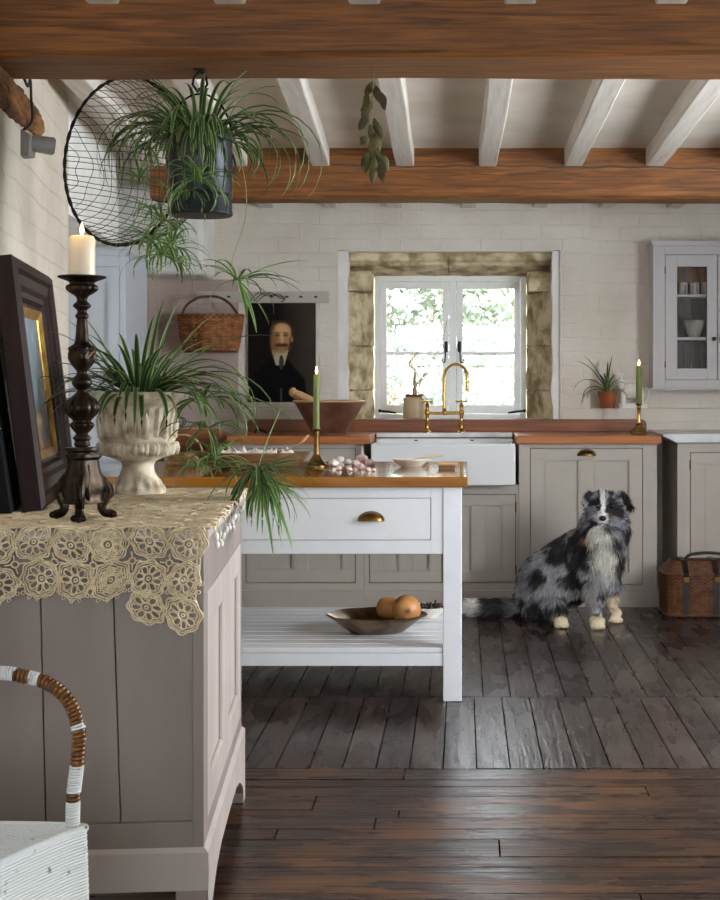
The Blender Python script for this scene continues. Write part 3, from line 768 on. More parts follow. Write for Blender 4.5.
# tall cool white cupboard seen past the pier
def cupboard():
    fy = 7.30; x1 = X(125.5, fy); x0 = -2.55; z1 = Z(256, fy)
    root = thing('tall_cupboard', ((x0+x1)/2, fy+.25, 0), 'tall cool white panelled cupboard at the far left behind the candlestick', 'cupboard')
    b = MB(); b.box(x0, x1, fy+.022, fy+.5, 0, z1)
    b.box(x0, x0+.05, fy, fy+.022, 0, z1); b.box(X(119.5,fy), x1, fy, fy+.022, 0, z1); b.box(x0+.05, X(119.5,fy), fy, fy+.022, Z(266.5,fy), z1); b.box(x0+.05, X(119.5,fy), fy, fy+.022, 0, .12)
    b.build('carcass', M['cupboard'], root, smooth=False, bevel=.002)
    c = MB(); c.prism([(x0, z1), (x1, z1), (x1+.022, z1+.022), (x1+.022, z1+.034), (x0, z1+.034)], fy-.02, fy+.5); c.build('cornice', M['cupboard'], root, smooth=False)
    a, cc = x0+.05, X(119.5,fy); m_ = (a+cc)/2
    for u0, u1 in ((a, m_), (m_, cc)):
        for za, zb in ((.125, .80), (.81, Z(266.5,fy))):
            d = door_panels(MB(), u0+.002, u1-.002, za+.002, zb-.002, fy+.001, [(u0+.07, u1-.055, za+.07, zb-.07)])
            d.build('door', M['cupboard'], root, smooth=False)
cupboard()
# range cooker under the chimney
def rangec():
    x0, x1, y0 = -1.68, X(226.5,7.80), 7.80; z1 = Z(453,7.8)
    root = thing('range_cooker', ((x0+x1)/2, 8.05, 0), 'dark slate range cooker under the chimney, mostly hidden by the island and plants', 'cooker')
    b = MB(); b.box(x0, x1, y0, WY-.002, .06, z1-.03); b.build('body', M['range'], root, smooth=False, bevel=.006)
    b = MB(); b.box(x0-.005, x1, y0-.03, WY-.002, z1-.03, z1); b.build('hotplate_top', M['iron'], root, smooth=False, bevel=.006)
    b = MB(); b.box(x0+.02, x1-.02, y0+.02, WY-.03, 0, .06); b.build('plinth', M['iron'], root, smooth=False)
    for a, c in ((x0+.03, (x0+x1)/2-.01), ((x0+x1)/2+.01, x1-.03)):
        d = MB(); d.box(a, c, y0-.022, y0, .14, .68); dd = d.build('oven_door', M['range'], root, smooth=False, bevel=.01)
    b = MB(); b.tube([(x0+.05,y0-.05,z1-.07),(x1-.05,y0-.05,z1-.07)], .009, 10)
    for x in (x0+.08, x1-.08): b.tube([(x,y0,z1-.07),(x,y0-.05,z1-.07)], .006, 8)
    b.build('towel_rail', M['steel'], root)
rangec()
# board standing on the range
b = MB(); yb = 8.05
zb_ = Z(453, 7.8)+.001
b.prism(rounded(X(168,yb), X(226,yb), zb_, Z(429,yb), .028), yb, yb+.022)
tag(b.build('chopping_board', M['board'], smooth=False, bevel=.003), 'dark wooden board standing upright behind the small handled basket, left of the worktop', 'board')

# ============================================================ ISLAND
def island():
    y0, y1 = 5.50, 6.50; zt = .853; x1 = X(467.8,5.48); xl = -1.42; zb = Z(487.6,5.48)
    root = thing('kitchen_island', ((xl+x1)/2, (y0+y1)/2, 0), 'white kitchen island table with wooden top, one long drawer and a low slatted shelf', 'kitchen island')
    b = MB(); b.box(xl-.02, x1, 5.48, 6.53, zb, zt); b.build('worktop', M['itop'], root, smooth=False, bevel=.004)
    lx1 = X(461.6, y0); lx0 = X(443, y0); w = lx1-lx0
    for (a, c) in ((lx0, lx1), (xl, xl+w)):
        for (p, q) in ((y0, y0+w), (y1-w, y1)):
            MB().box(a, c, p, q, 0, zb).build('leg', M['white'], root, smooth=False, bevel=.003)
    za = Z(554, y0); dz0, dz1 = Z(540.5,y0), Z(498,y0); dx0, dx1 = xl+w+.06, X(431,y0)
    f = MB(); yf = y0+.004
    f.box(xl+w, dx0, yf, yf+.022, za, zb); f.box(dx1, lx0, yf, yf+.022, za, zb); f.box(dx0, dx1, yf, yf+.022, dz1, zb); f.box(dx0, dx1, yf, yf+.022, za, dz0)
    f.box(xl+w, lx0, y1-.026, y1-.004, za, zb); f.box(xl+.006, xl+.028, y0+w, y1-w, za, zb); f.box(lx1-.028, lx1-.006, y0+w, y1-w, za, zb)
    f.build('apron', M['white'], root, smooth=False, bevel=.0015)
    MB().box(dx0-.01, dx1+.01, yf+.0225, yf+.03, dz0-.01, dz1+.01).build('shadow_gap', M['gap'], root, smooth=False)
    d = MB(); g = .0022; d.box(dx0+g, dx1-g, yf+.001, yf+.022, dz0+g, dz1-g); dr = d.build('drawer', M['white'], root, smooth=False, bevel=.0015)
    hx = X(371, y0); cup_pull((hx, yf+.001, Z(513.5,y0)), .046, dr); cup_pull(((dx0+dx1)-hx, yf+.001, Z(513.5,y0)), .046, dr)
    zs = Z(648, y0); s = MB(); n = 11; dy = (y1-.0-y0)/n; gp = .0045
    for i in range(n):
        s.box(xl+.005, lx0-.0005 if i in (0, n-1) else lx1-.008, y0+i*dy+gp, y0+(i+1)*dy-gp, zs-.020, zs)
    s.build('slatted_shelf', M['white'], root, smooth=False, bevel=.003)
    s = MB(); zr = Z(666,y0); s.box(xl+w, lx0, y0+.004, y0+.026, zr, zs-.0205); s.box(xl+w, lx0, y1-.026, y1-.004, zr, zs-.0205)
    s.box(lx1-.03, lx1-.01, y0+w, y1-w, zr, zs-.0205); s.box(xl+.01, xl+.03, y0+w, y1-w, zr, zs-.0205)
    s.build('shelf_rail', M['white'], root, smooth=False)
    return zt, zs
IT, IS = island()

# ============================================================ LEFT FOREGROUND DRESSER (local frame: x to the left is negative, y goes away)
DZ = .900
dresser = thing('painted_cabinet', (-.561, 3.14, 0), 'mauve-grey painted antique cabinet in the left foreground under the crochet cloth', 'cabinet', rz=R(4.5))
def Lb(mb, name, mat, parent=None, **kw):
    """build in the dresser's local frame"""
    par = parent or dresser
    mw = chain(dresser); mb.v = [tuple(mw @ Vector(p)) for p in mb.v]
    return mb.build(name, mat, par, **kw)
DL, DD = 1.10, .55    # length away, depth to the left
def build_dresser():
    b = MB()
    zt = DZ-.024
    # end panel facing the camera: stiles, rails, boards
    sw = .0246; zr0, zr1 = .204, .262
    b.box(-sw, 0, 0, .03, zr0, zt); b.box(-DD, -DD+.05, 0, .03, zr0, zt)
    b.box(-DD+.05, -sw, .004, .03, zr0, zr1); b.box(-DD+.05, -sw, .004, .03, zt-.05, zt)
    # side facing right: stiles and rails
    b.box(-.03, -.0, .03, .075, zr0, zt); b.box(-.03, 0, DL-.045, DL, zr0, zt)
    b.box(-.03, 0, .075, DL-.045, .75, zt); b.box(-.03, 0, .075, DL-.045, zr0, .245)
    b.box(-DD, -DD+.02, .03, DL, zr0, zt); b.box(-DD+.02, -.03, DL-.02, DL, zr0, zt)
    Lb(b, 'carcass', [M['mauve_lit'] if 0 else M['mauve']], smooth=False, bevel=.002)
    # boards of the end panel with open cracks
    bm_ = MB(); xs = [-DD+.05, -.46, -.345, -.188, -sw]; sl = [0, .010, .012, .016, 0]
    for i in range(4):
        g0 = .0013 if i else 0; g1 = .0013 if i < 3 else 0
        v = [(xs[i]+g0+sl[i]*.5, zr1), (xs[i+1]-g1+sl[i+1]*.5, zr1), (xs[i+1]-g1-sl[i+1]*.6, zt-.05), (xs[i]+g0-sl[i]*.6, zt-.05)]
        bm_.prism(v, .016, .03)
    Lb(bm_, 'board_panel', M['mauve'], smooth=False, bevel=.0012)
    Lb(MB().box(-DD+.02, -.031, .0305, .034, zr0, zt), 'inner_back', M['gap'], smooth=False)
    # top
    t = MB(); t.box(-DD-.01, .012, -.012, DL+.012, zt, DZ-.004); Lb(t, 'top', M['mauve_lit'], smooth=False, bevel=.005)
    # doors
    for ya, yb in ((.077, .548), (.552, DL-.047)):
        d = MB(); z0_, z1_ = .247, .748; w = .075
        d.box(-.022, .001, ya, ya+w, z0_, z1_); d.box(-.022, .001, yb-w, yb, z0_, z1_); d.box(-.022, .001, ya+w, yb-w, z0_, z0_+w); d.box(-.022, .001, ya+w, yb-w, z1_-w, z1_)
        d.box(-.022, -.010, ya+w, yb-w, z0_+w, z1_-w)
        do = Lb(d, 'door', M['mauve_lit'], smooth=False, bevel=.0025)
        q = MB(); r = .006
        for (p0, p1) in (((-.006, ya+w, z0_+w), (-.006, yb-w, z0_+w)), ((-.006, yb-w, z0_+w), (-.006, yb-w, z1_-w)), ((-.006, yb-w, z1_-w), (-.006, ya+w, z1_-w)), ((-.006, ya+w, z1_-w), (-.006, ya+w, z0_+w))):
            q.tube([p0, p1], r, 8)
        Lb(q, 'panel_moulding', M['mauve_lit'], parent=do)
    # plinth with shaped apron and feet
    p = MB(); e = .010
    p.box(-DD, e, -e, .02, .118, .200)
    p.add([(-DD, -e, .200), (e, -e, .200), (0, 0, .209), (-DD, 0, .209)], [(0,1,2,3)])
    pts = [(-e, 0), (.055, 0), (.060, .03), (.085, .055), (.13, .075), (.20, .100), (.32, .118), (DL/2, .122)]
    pts = [(a, z) for a, z in pts]; full = pts + [(DL-a, z) for a, z in reversed(pts[:-1])]
    full[-1] = (DL+e, 0)
    prof = full + [(DL+e, .200), (-e, .200)]
    n = len(prof); v = [(-.012, a, z) for a, z in prof] + [(e, a, z) for a, z in prof]
    # split: strips between the lower outline and the top line (keeps faces convex)
    for i in range(len(full)-1):
        a0, z0_ = full[i]; a1, z1_ = full[i+1]
        if a1-a0 < 1e-6: continue
        q = [(-.012,a0,z0_),(-.012,a1,z1_),(-.012,a1,.200),(-.012,a0,.200),(e,a0,z0_),(e,a1,z1_),(e,a1,.200),(e,a0,.200)]
        p.add(q, [(0,3,2,1),(4,5,6,7),(0,1,5,4),(3,7,6,2)])
    p.box(-.012, e, DL+e-.001, DL+e, 0, .200)
    p.add([(e, -e, .200), (e, DL+e, .200), (0, DL, .209), (0, 0, .209)], [(0,1,2,3)])
    Lb(p, 'plinth', M['mauve_lit'], smooth=False)
    for (a, c, y0, y1) in ((-.060, e-.001, -e+.001, .055), (-DD, -DD+.06, -e+.001, .055), (-.06, -.013, DL-.06, DL), (-DD, -DD+.06, DL-.06, DL)):
        Lb(MB().box(a, c, y0, y1, 0, .120), 'foot', M['mauve'], smooth=False, bevel=.003)
build_dresser()
DW = chain(dresser)
def D(lx, ly, z): return DW @ Vector((lx, ly, z))

# ---------- crochet cloth
def cloth():
    s = .079; R0 = s*.5
    mw = np.array(DW)
    rnd = random.Random(4)
    zt = DZ+.003
    def warp(u, v):
        """u along x (<=0), v along y; v<0 hangs down the front, u>.012 hangs down the side"""
        wob = .0022*math.sin(u*31+v*17)+.0018*math.sin(v*43-u*23)
        if v < -.012:
            h = -v-.012
            x = u+.006*math.sin(h*40+u*9); y = -.022-.013*math.sin(u*24+h*6)*min(1, h*9)-.005*math.sin(u*61+h*20)
            return (x, y, zt-h+.004*math.sin(u*33))
        if u > .012:
            h = u-.012
            return (.019+.004*math.sin(v*30), v, zt-h)
        return (u, v, zt+wob*.8)
    mb = MB(); sides = 4
    def loop(path, r, closed=True):
        mb.tube([warp(*p) for p in path], r, sides, closed=closed, caps=False)
    def motif(cu, cv, hero):
        j = rnd.uniform(0, 1); sc = rnd.uniform(.95, 1.05); cu += rnd.uniform(-.002, .002); cv += rnd.uniform(-.002, .002)
        e = rnd.uniform(-.05, .05); ej = rnd.uniform(0, 6)
        def ring(r, n, am=0, k=8):
            out = []
            for i in range(n):
                t = 2*PI*i/n; q = (r+am*math.cos(k*t+j))*(1+e*math.cos(2*t+ej)); out.append((cu+q*math.cos(t), cv+q*math.sin(t)))
            return out
        dense = hero and rnd.random() < .3
        loop(ring(R0*.98*sc, 40, .0026, 8), .0024 if hero else .0019); loop(ring(R0*.86*sc, 32, .0018, 8), .0020 if hero else .0016); loop(ring(R0*.27, 10), .0025); loop(ring(R0*.10, 6), .0022)
        if hero: loop(ring(R0*.73*sc, 32, .0022, 8), .0016)
        if dense:
            for f_ in (.62, .50, .38): loop(ring(R0*f_, 24, .002, 8), .0021)
        for k in range(8):
            a = 2*PI*k/8+j+rnd.uniform(-.05, .05)
            pts = []
            for i in range(9):
                t = 2*PI*i/9
                rr = R0*(.50-.25*math.cos(t)); ww = R0*.165*math.sin(t)*(1-.25*math.cos(t))
                pts.append((cu+rr*math.cos(a)-ww*math.sin(a), cv+rr*math.sin(a)+ww*math.cos(a)))
            loop(pts, .0019 if hero else .0017)
        if not hero:
            loop(ring(R0*.60, 14, .002, 7), .0017)
    nv = int(DL/s)+1; nu = int((DD-.0)/s)+1
    off = .022
    for i in range(nu):
        cu = off-s/2-i*s
        for jv in range(nv): motif(cu, s*.45+jv*s-.012, False)
        cu2 = .002-s/2-i*s
        for r_ in range(2):
            motif(cu2+(.003 if r_ else 0)*math.sin(i*2), -.006-s*.5-s*.98*r_, True)
        for r_ in range(2):
            cc = (cu2-s/2, -.006-s*.98*(r_+.04)-(.0 if r_ else .004))
            if i < nu-1 and r_ == 1:
                loop([(cc[0]+.007*math.cos(2*PI*q/8), cc[1]+.007*math.sin(2*PI*q/8)) for q in range(8)], .0022)
                for q in range(4): loop([(cc[0]+.007*math.cos(q*PI/2), cc[1]+.007*math.sin(q*PI/2)), (cc[0]+.020*math.cos(q*PI/2), cc[1]+.020*math.sin(q*PI/2))], .0018, False)
        for q in range(7):
            t = PI+PI*(q+.5)/7; loop([(cu2+(R0+.004)*math.cos(t)+.004*math.cos(w_*2*PI/6), -.006-s*1.48+(R0+.003)*math.sin(t)+.004*math.sin(w_*2*PI/6)) for w_ in range(6)], .0014)
    # corner hangs lower
    motif(.002-s*.62, -.006-s*2.42, True); motif(.002-s*1.55, -.006-s*2.28, True)
    # little bars and rings filling the gaps
    for i in range(nu):
        for jv in range(nv-1):
            cu = off-s-i*s; cv = s*.95+jv*s-.012
            loop([(cu+.008*math.cos(2*PI*q/8), cv+.008*math.sin(2*PI*q/8)) for q in range(8)], .0024)
            for q in range(4): loop([(cu+.007*math.cos(q*PI/2), cv+.007*math.sin(q*PI/2)), (cu+.018*math.cos(q*PI/2), cv+.018*math.sin(q*PI/2))], .0024, False)
    for i in range(int(DD/.012)):
        u = .004-i*.012; loop([(u, .02), (u-.004, -.006), (u-.002, -.022)], .0026, False)
    mb.v = [tuple(DW @ Vector(p)) for p in mb.v]
    root = thing('crochet_cloth', tuple(D(-.25, .5, DZ)), 'cream crochet lace cloth with scalloped drape on the grey painted cabinet', 'tablecloth')
    mb.build('lacework', M['lace'], root, angle=180)
    # shells along the right edge and drops on the corner threads
    proto = None
    def cowrie(p, r=1.0, tilt=0):
        nonlocal proto
        if proto is None:
            q = MB(); q.ball((0,0,0), (.0058,.0048,.0098), 10, 8); q.tube([(0,0,.009),(0,0,.016)], .0012, 5)
            q.v = [tuple(Vector(x)+root.location) for x in q.v]
            proto = q.build('cowrie_bead', M['cream'], root); o = proto
        else:
            o = proto.copy(); COL.objects.link(o); o.parent = root
        o.location = Vector(p)-root.location; o.rotation_euler = (tilt, tilt*.5, rnd.uniform(0, 3)); o.scale = (r, r, r)
    n = 19
    for i in range(n):
        t = i/(n-1); ly = .06+t*(DL-.10)
        cowrie(D(.022+.004*math.sin(i*2.1), ly, DZ-.020-.022*(1-t)*abs(math.sin(i*1.7))-.006), rnd.uniform(.85, 1.15), rnd.uniform(-.3,.3))
        if i % 2 == 0 and i < 14: cowrie(D(.021, ly+.025, DZ-.046-.01*math.sin(i)), 1.0, rnd.uniform(-.3,.3))
    for lx, dz in ((-.004, .115), (-.012, .160), (-.010, .085)):
        q = MB(); q.tube([D(lx,-.022,DZ-.03), D(lx-.003,-.026,DZ-dz+.01)], .0013, 5); q.build('thread', M['lace'], root); cowrie(D(lx-.003,-.026,DZ-dz), .9)
cloth()
# ============================================================ SMALL THINGS
def flame(c, h=.036, parent=None):
    b = MB(); k = h/.036
    b.lathe([(0,0),(.0036*k,.004*k),(.0058*k,.011*k),(.0048*k,.020*k),(.0022*k,.029*k),(0,.036*k)], c, 12)
    return b.build('flame', M['flame'], parent)
def candle(name, label, c, r, h, mat, fh, taper=1.0, group=None):
    root = thing(name, c, label, 'candle', group); c = Vector(c)
    b = MB(); b.lathe([(r,0),(r*1.0,h*.5),(r*taper,h-r*.25),(r*taper*.86,h),(r*taper*.55,h-r*.12),(0,h-r*.2)], c, 24)
    b.build('wax_body', mat, root)
    MB().tube([c+Vector((0,0,h-r*.2)), c+Vector((.0005,0,h+.006))], .0009, 6).build('wick', M['wick'], root)
    flame(c+Vector((0,0,h+.002)), fh, root)
    L = bpy.data.lights.new('candle_glow', 'POINT'); L.energy = .35 if fh > .04 else .12; L.color = (1,.6,.28); L.shadow_soft_size = .008
    o = bpy.data.objects.new('candle_glow', L); COL.objects.link(o); o.parent = root; o.location = (0,-r*1.2,h+.03)
    return root

# --- bronze altar candlestick
CX, CD = X(82,3.27), 3.27
def zc(py): return Z(py, CD)
def pxr(n): return n/F*CD
def altar_stick():
    z0 = DZ+.006
    root = thing('candlestick', (CX, CD, z0), 'tall ornate dark bronze candlestick on three scroll feet, standing on the crochet cloth', 'candlestick')
    prof = [(5,447),(8,445),(7,441),(9,438),(6,434),(8,431),(11,427),(12,424),(9,421.5),(10,419),(14,415),(17,410),(17,405),(14,400),(9,396),(6,393),(5,390),(8,387),(10,383),(9,379),(6,375),(5,372),(7,369),(10,365),(13,358),(12.5,352),(13,348),(10,345.5),(7.5,343),(6.5,338),(5.5,325),(5,319),(6.5,317.5),(6.5,315),(5,313),(5,310),(8,307.5),(9,306),(8,304),(5,301),(6,297),(9,294.5),(15,290),(15,286),(12,284),(14,281.5),(23,278),(23.5,276.5),(21,276),(3,277.5)]
    P2 = [(pxr(r), zc(y)) for r, y in prof]
    def fn(a, r, z, i):
        y = prof[i][1]
        if 396 <= y <= 419: return r*(1+.10*abs(math.cos(a*6)) - .05)
        if 345 <= y <= 367: return r*(1+.10*math.cos(a*5)*math.sin((y-345)/22*PI)+.035*math.cos(a*15+y))
        if 284 <= y <= 295: return r*(1+.05*math.cos(a*14))
        if 419 < y <= 432: return r*(1+.05*math.cos(a*10))
        return r
    dense = bez([(r, y, 0) for r, y in prof], 4); prof = [(max(.5, v.x), v.y) for v in dense]
    P2 = [(pxr(r), zc(y)) for r, y in prof]
    b = MB(); b.lathe(P2, (CX,CD,0), 96, fn=fn); b.build('stem', M['bronze'], root, angle=70)
    b = MB()
    # three-sided scrolled plinth
    pl = [(17,447.5),(17,450),(14.5,452),(14.5,455)]
    b.lathe([(pxr(r), zc(y)) for r, y in reversed(pl)], (CX,CD,0), 36)
    def tri(a, r, z, i): return r*(1+.16*math.cos(3*(a+PI/2)))
    tp = [(19,503),(17,499),(18,492),(20,485),(18,476),(15.5,468),(14.5,460),(17,457),(16.5,454)]
    b.lathe([(pxr(r), zc(y)) for r, y in tp], (CX,CD,0), 36, fn=tri)
    for k in range(3):
        a = -PI/2+k*2*PI/3+.15; u = Vector((math.cos(a), math.sin(a), 0)); s_ = u.cross(Vector((0,0,1)))
        c = Vector((CX,CD,0))
        for dy in (-1, 1):
            q = [c+u*pxr(13)+s_*pxr(7)*dy+Vector((0,0,zc(500-6*i))) + u*pxr(3)*math.sin(i*.9) for i in range(7)]
            b.tube(q, [pxr(v) for v in (2,3,3,2.5,3,3,2)], 8)
    b.build('tripod_plinth', M['bronze'], root)
    for k in range(3):
        a = -PI/2+k*2*PI/3+.15; u = Vector((math.cos(a), math.sin(a), 0)); c = Vector((CX,CD,0)); up = Vector((0,0,1))
        f = MB(); z_ = lambda y: up*(zc(y))
        path = [c+u*pxr(16)+z_(478), c+u*pxr(22)+z_(484), c+u*pxr(26)+z_(492), c+u*pxr(24)+z_(500), c+u*pxr(21)+z_(507), c+u*pxr(24)+z_(513), c+u*pxr(32)+up*(z0+.008)]
        f.tube(bez(path, 5), [pxr(6.5-.09*i if i < 20 else 4.6) for i in range(31)], 10)
        sp = [c+u*(pxr(26)+pxr(8-.26*i)*math.cos(-1.2+i*.42))+up*(zc(491)+pxr(8-.26*i)*math.sin(-1.2+i*.42)) for i in range(24)]
        f.tube(sp, [pxr(2.6-.05*i) for i in range(24)], 8)
        s_ = u.cross(up)
        for t in (-1,0,1): f.ball(c+u*pxr(32)+s_*pxr(4)*t+up*(z0+.0085), (pxr(4),pxr(3.4),.008), 10, 6)
        f.build('scroll_foot', M['bronze'], root)
altar_stick()
candle('pillar_candle', 'thick lit ivory pillar candle on top of the tall bronze candlestick', (CX, CD, zc(276.3)), pxr(13), zc(236)-zc(276.3), M['wax'], .048*.62)

# --- framed picture leaning at the left
def painted_grid(fn, w, h, nx, ny):
    vs = [(w*(i/nx-.5), 0, h*j/ny) for j in range(ny+1) for i in range(nx+1)]
    fs = [(j*(nx+1)+i, j*(nx+1)+i+1, (j+1)*(nx+1)+i+1, (j+1)*(nx+1)+i) for j in range(ny) for i in range(nx)]
    cols = [fn(i/nx, 1-j/ny) for j in range(ny+1) for i in range(nx+1)]
    return vs, fs, cols
def hashn(x, y, s=0):
    x0, y0 = np.floor(x), np.floor(y); fx, fy = x-x0, y-y0
    fx = fx*fx*(3-2*fx); fy = fy*fy*(3-2*fy)
    h = lambda a, b: (np.sin(a*127.1+b*311.7+s*74.7)*43758.5453) % 1.0
    return (h(x0,y0)*(1-fx)+h(x0+1,y0)*fx)*(1-fy) + (h(x0,y0+1)*(1-fx)+h(x0+1,y0+1)*fx)*fy
def framed():
    A = Vector((X(38,3.47), 3.47, DZ+.008)); B = Vector((X(71,4.22), 4.22, DZ+.008))
    Tn = Vector((X(10,3.50), 3.50, Z(256,3.50)))
    u = (B-A); w = u.length; u.normalize(); v = Tn-A; v = v-u*v.dot(u); h = v.length; v.normalize(); n = u.cross(v).normalized()
    if n.x < 0: n = -n
    Mx = Matrix(((u.x,n.x,v.x,A.x),(u.y,n.y,v.y,A.y),(u.z,n.z,v.z,A.z),(0,0,0,1)))   # local: x along, y = toward the room, z up
    c = (A+B)/2
    root = thing('framed_picture', tuple(c), 'dark wooden framed picture with a gilt slip, leaning against the left wall on the cabinet', 'picture')
    def add(mb, nm, mat, par=None, **k): mb.v = [tuple(Mx @ Vector(p)) for p in mb.v]; return mb.build(nm, mat, par or root, **k)
    fw = .105; b = MB()
    prof = [(0,-.035),(0,.008),(.012,.018),(.030,.018),(.038,.008),(.062,.004),(.075,-.004),(.088,-.006),(.098,-.016),(fw,-.018),(fw,-.035)]
    def miter(mb, prof, x0, x1, z0, z1):
        for side in range(4):
            vs = []
            for e in (0, 1):
                for q, d in prof:
                    if side == 0: p = ((x0+q) if e == 0 else (x1-q), d, z0+q)
                    elif side == 1: p = (x1-q, d, (z0+q) if e == 0 else (z1-q))
                    elif side == 2: p = ((x1-q) if e == 0 else (x0+q), d, z1-q)
                    else: p = (x0+q, d, (z1-q) if e == 0 else (z0+q))
                    vs.append(p)
            m = len(prof); mb.add(vs, [(i, i+1, m+i+1, m+i) for i in range(m-1)])
    miter(b, prof, 0, w, 0, h); add(b, 'frame', M['frame'], smooth=False)
    b = MB(); miter(b, [(0,-.018),(.006,-.012),(.026,-.022),(.030,-.026)], fw-.002, w-fw+.002, fw-.002, h-fw+.002); add(b, 'gilt_slip', M['gilt'], smooth=False)
    b = MB().box(0, w, -.037, -.033, 0, h); add(b, 'backboard', M['black'], smooth=False)
    rng = 0
    def fn(s, t):
        n1 = float(hashn(np.array(s*4.), np.array(t*6.), 3)); n2 = float(hashn(np.array(s*11.), np.array(t*14.), 5)); q = .6*n1+.4*n2
        sky = np.array([.20,.25,.27])*(.55+1.0*q); land = np.array([.15,.10,.06])*(.4+1.1*q)
        k = min(1, max(0, (t-.62+.12*(n1-.5))/.12)); col = sky*(1-k)+land*k
        d = math.hypot((s-.34)/.16, (t-.36)/.09); col = col*(1-max(0,1-d)) + np.array([.55,.44,.33])*max(0, 1-d)
        d = math.hypot((s-.62)/.2, (t-.78)/.07); col = col*(1-max(0,1-d)) + np.array([.45,.32,.2])*max(0, 1-d)
        if t > .93: col = np.array([.22,.09,.04])
        return (*col, 1)
    pw, ph = w-2*fw-.05, h-2*fw-.05
    vs, fs, cols = painted_grid(fn, pw, ph, 60, 90)
    b = MB(); b.add([(x+w/2, -.0255, z+fw+.025) for x, _, z in vs], fs); b.col = cols
    add(b, 'painting', attrmat('framed_painting', rough=.6, Specular_IOR_Level=.25), smooth=False)
framed()
# black panel leaning behind the framed picture
def dark_panel():
    z0 = DZ+.006; y0, y1 = 3.40, 3.62
    xb = lambda y: X(36,3.47)-(y-3.47)*.187-.050; xt = lambda y: xb(y)-.060
    root = thing('dark_panel', (xb(3.5)-.02, 3.5, z0), 'black lacquered panel with a tiny brass knob, leaning behind the gilt-edged framed picture', 'panel')
    H = Z(340,3.45)-z0; b = MB(); t = .03
    v = []
    for (y, z, f) in ((y0,0,xb),(y1,0,xb),(y1,H,xt),(y0,H,xt)): v.append((f(y), y, z0+z))
    v += [(p[0]-t, p[1], p[2]) for p in v]
    b.add(v, [(0,1,2,3),(7,6,5,4),(0,4,5,1),(1,5,6,2),(2,6,7,3),(3,7,4,0)])
    b.build('panel_board', M['black'], root, smooth=False, bevel=.003)
    kz = Z(428,3.42); kx = xb(3.42)-.022; k_ = MB(); k_.tube([(kx,y0,kz),(kx,y0-.010,kz)], .0022, 8); k_.ball((kx,y0-.012,kz), .0055, 10, 8); k_.build('knob', M['brass'], root)
dark_panel()

# --- stone urn
UX, UD = X(138,4.06), 4.06
def urn():
    z0 = DZ+.006; root = thing('stone_urn', (UX, UD, z0), 'weathered carved stone urn planter on the lace cloth holding the big spider plant', 'urn')
    zz = lambda y: Z(y, UD); r_ = lambda n: n/F*UD
    prof = [(27,496),(27.5,492),(27,488),(24,484),(22,480),(18,475),(16,470),(15.5,465),(17,461.5),(24,458),(33,455),(38,452),(40,448),(39,444.5),(35.5,442),(37,440),(37,437.5),(35,436),(35.5,430),(36.5,420),(38,411),(39,407),(43,404),(47,401),(49,398),(49.5,394),(47,391.5),(43,391.5),(41,396),(38,402)]
    def fn(a, r, z, i):
        y = prof[i][1]
        if 409 <= y <= 436: return r*(1-.11*max(0, math.cos(a*22))**.6 + .015*math.sin(a*7+i))
        if 443 <= y <= 456: return r*(1+.045*math.cos(a*20))
        if 391 < y <= 403: return r*(1+.022*math.cos(a*36)*(1 if i % 2 else -1))
        if 478 <= y <= 489: return r*(1+.035*math.cos(a*14))
        return r
    # denser profile
    pd = []; 
    for (a, c) in zip(prof[:-1], prof[1:]):
        for t in (0, .5): pd.append((a[0]*(1-t)+c[0]*t, a[1]*(1-t)+c[1]*t))
    pd.append(prof[-1]); prof = pd
    b = MB(); b.lathe([(r_(r), zz(y) if y < 495.9 else z0) for r, y in prof], (UX,UD,0), 176, fn=fn)
    # carved leaf reliefs between the flutes and egg moulding
    for k in range(11):
        a = 2*PI*k/11; c_ = Vector((UX+r_(38.5)*math.cos(a), UD+r_(38.5)*math.sin(a), zz(424)))
        rot = Matrix.Rotation(a, 3, 'Z')
        b.ball(c_-rot@Vector((.003,0,0)), (.009,.008,r_(12)), 10, 8, rot)
        b.ball(c_-rot@Vector((.006,0,0))-Vector((0,0,r_(11))), (.009,.012,r_(4)), 10, 6, rot)
    for k in range(22):
        a = 2*PI*k/22; rot = Matrix.Rotation(a, 3, 'Z'); b.ball((UX+r_(38.5)*math.cos(a), UD+r_(38.5)*math.sin(a), zz(448)), (.008,.008,r_(6.5)), 8, 6, rot)
    b.build('urn_body', M['urn'], root, angle=60)
    b = MB(); b.lathe([(r_(41),0),(r_(30),.006),(0,.010)], (UX,UD,zz(398)), 32); b.build('soil', M['soil'], root)
    return root
urn()

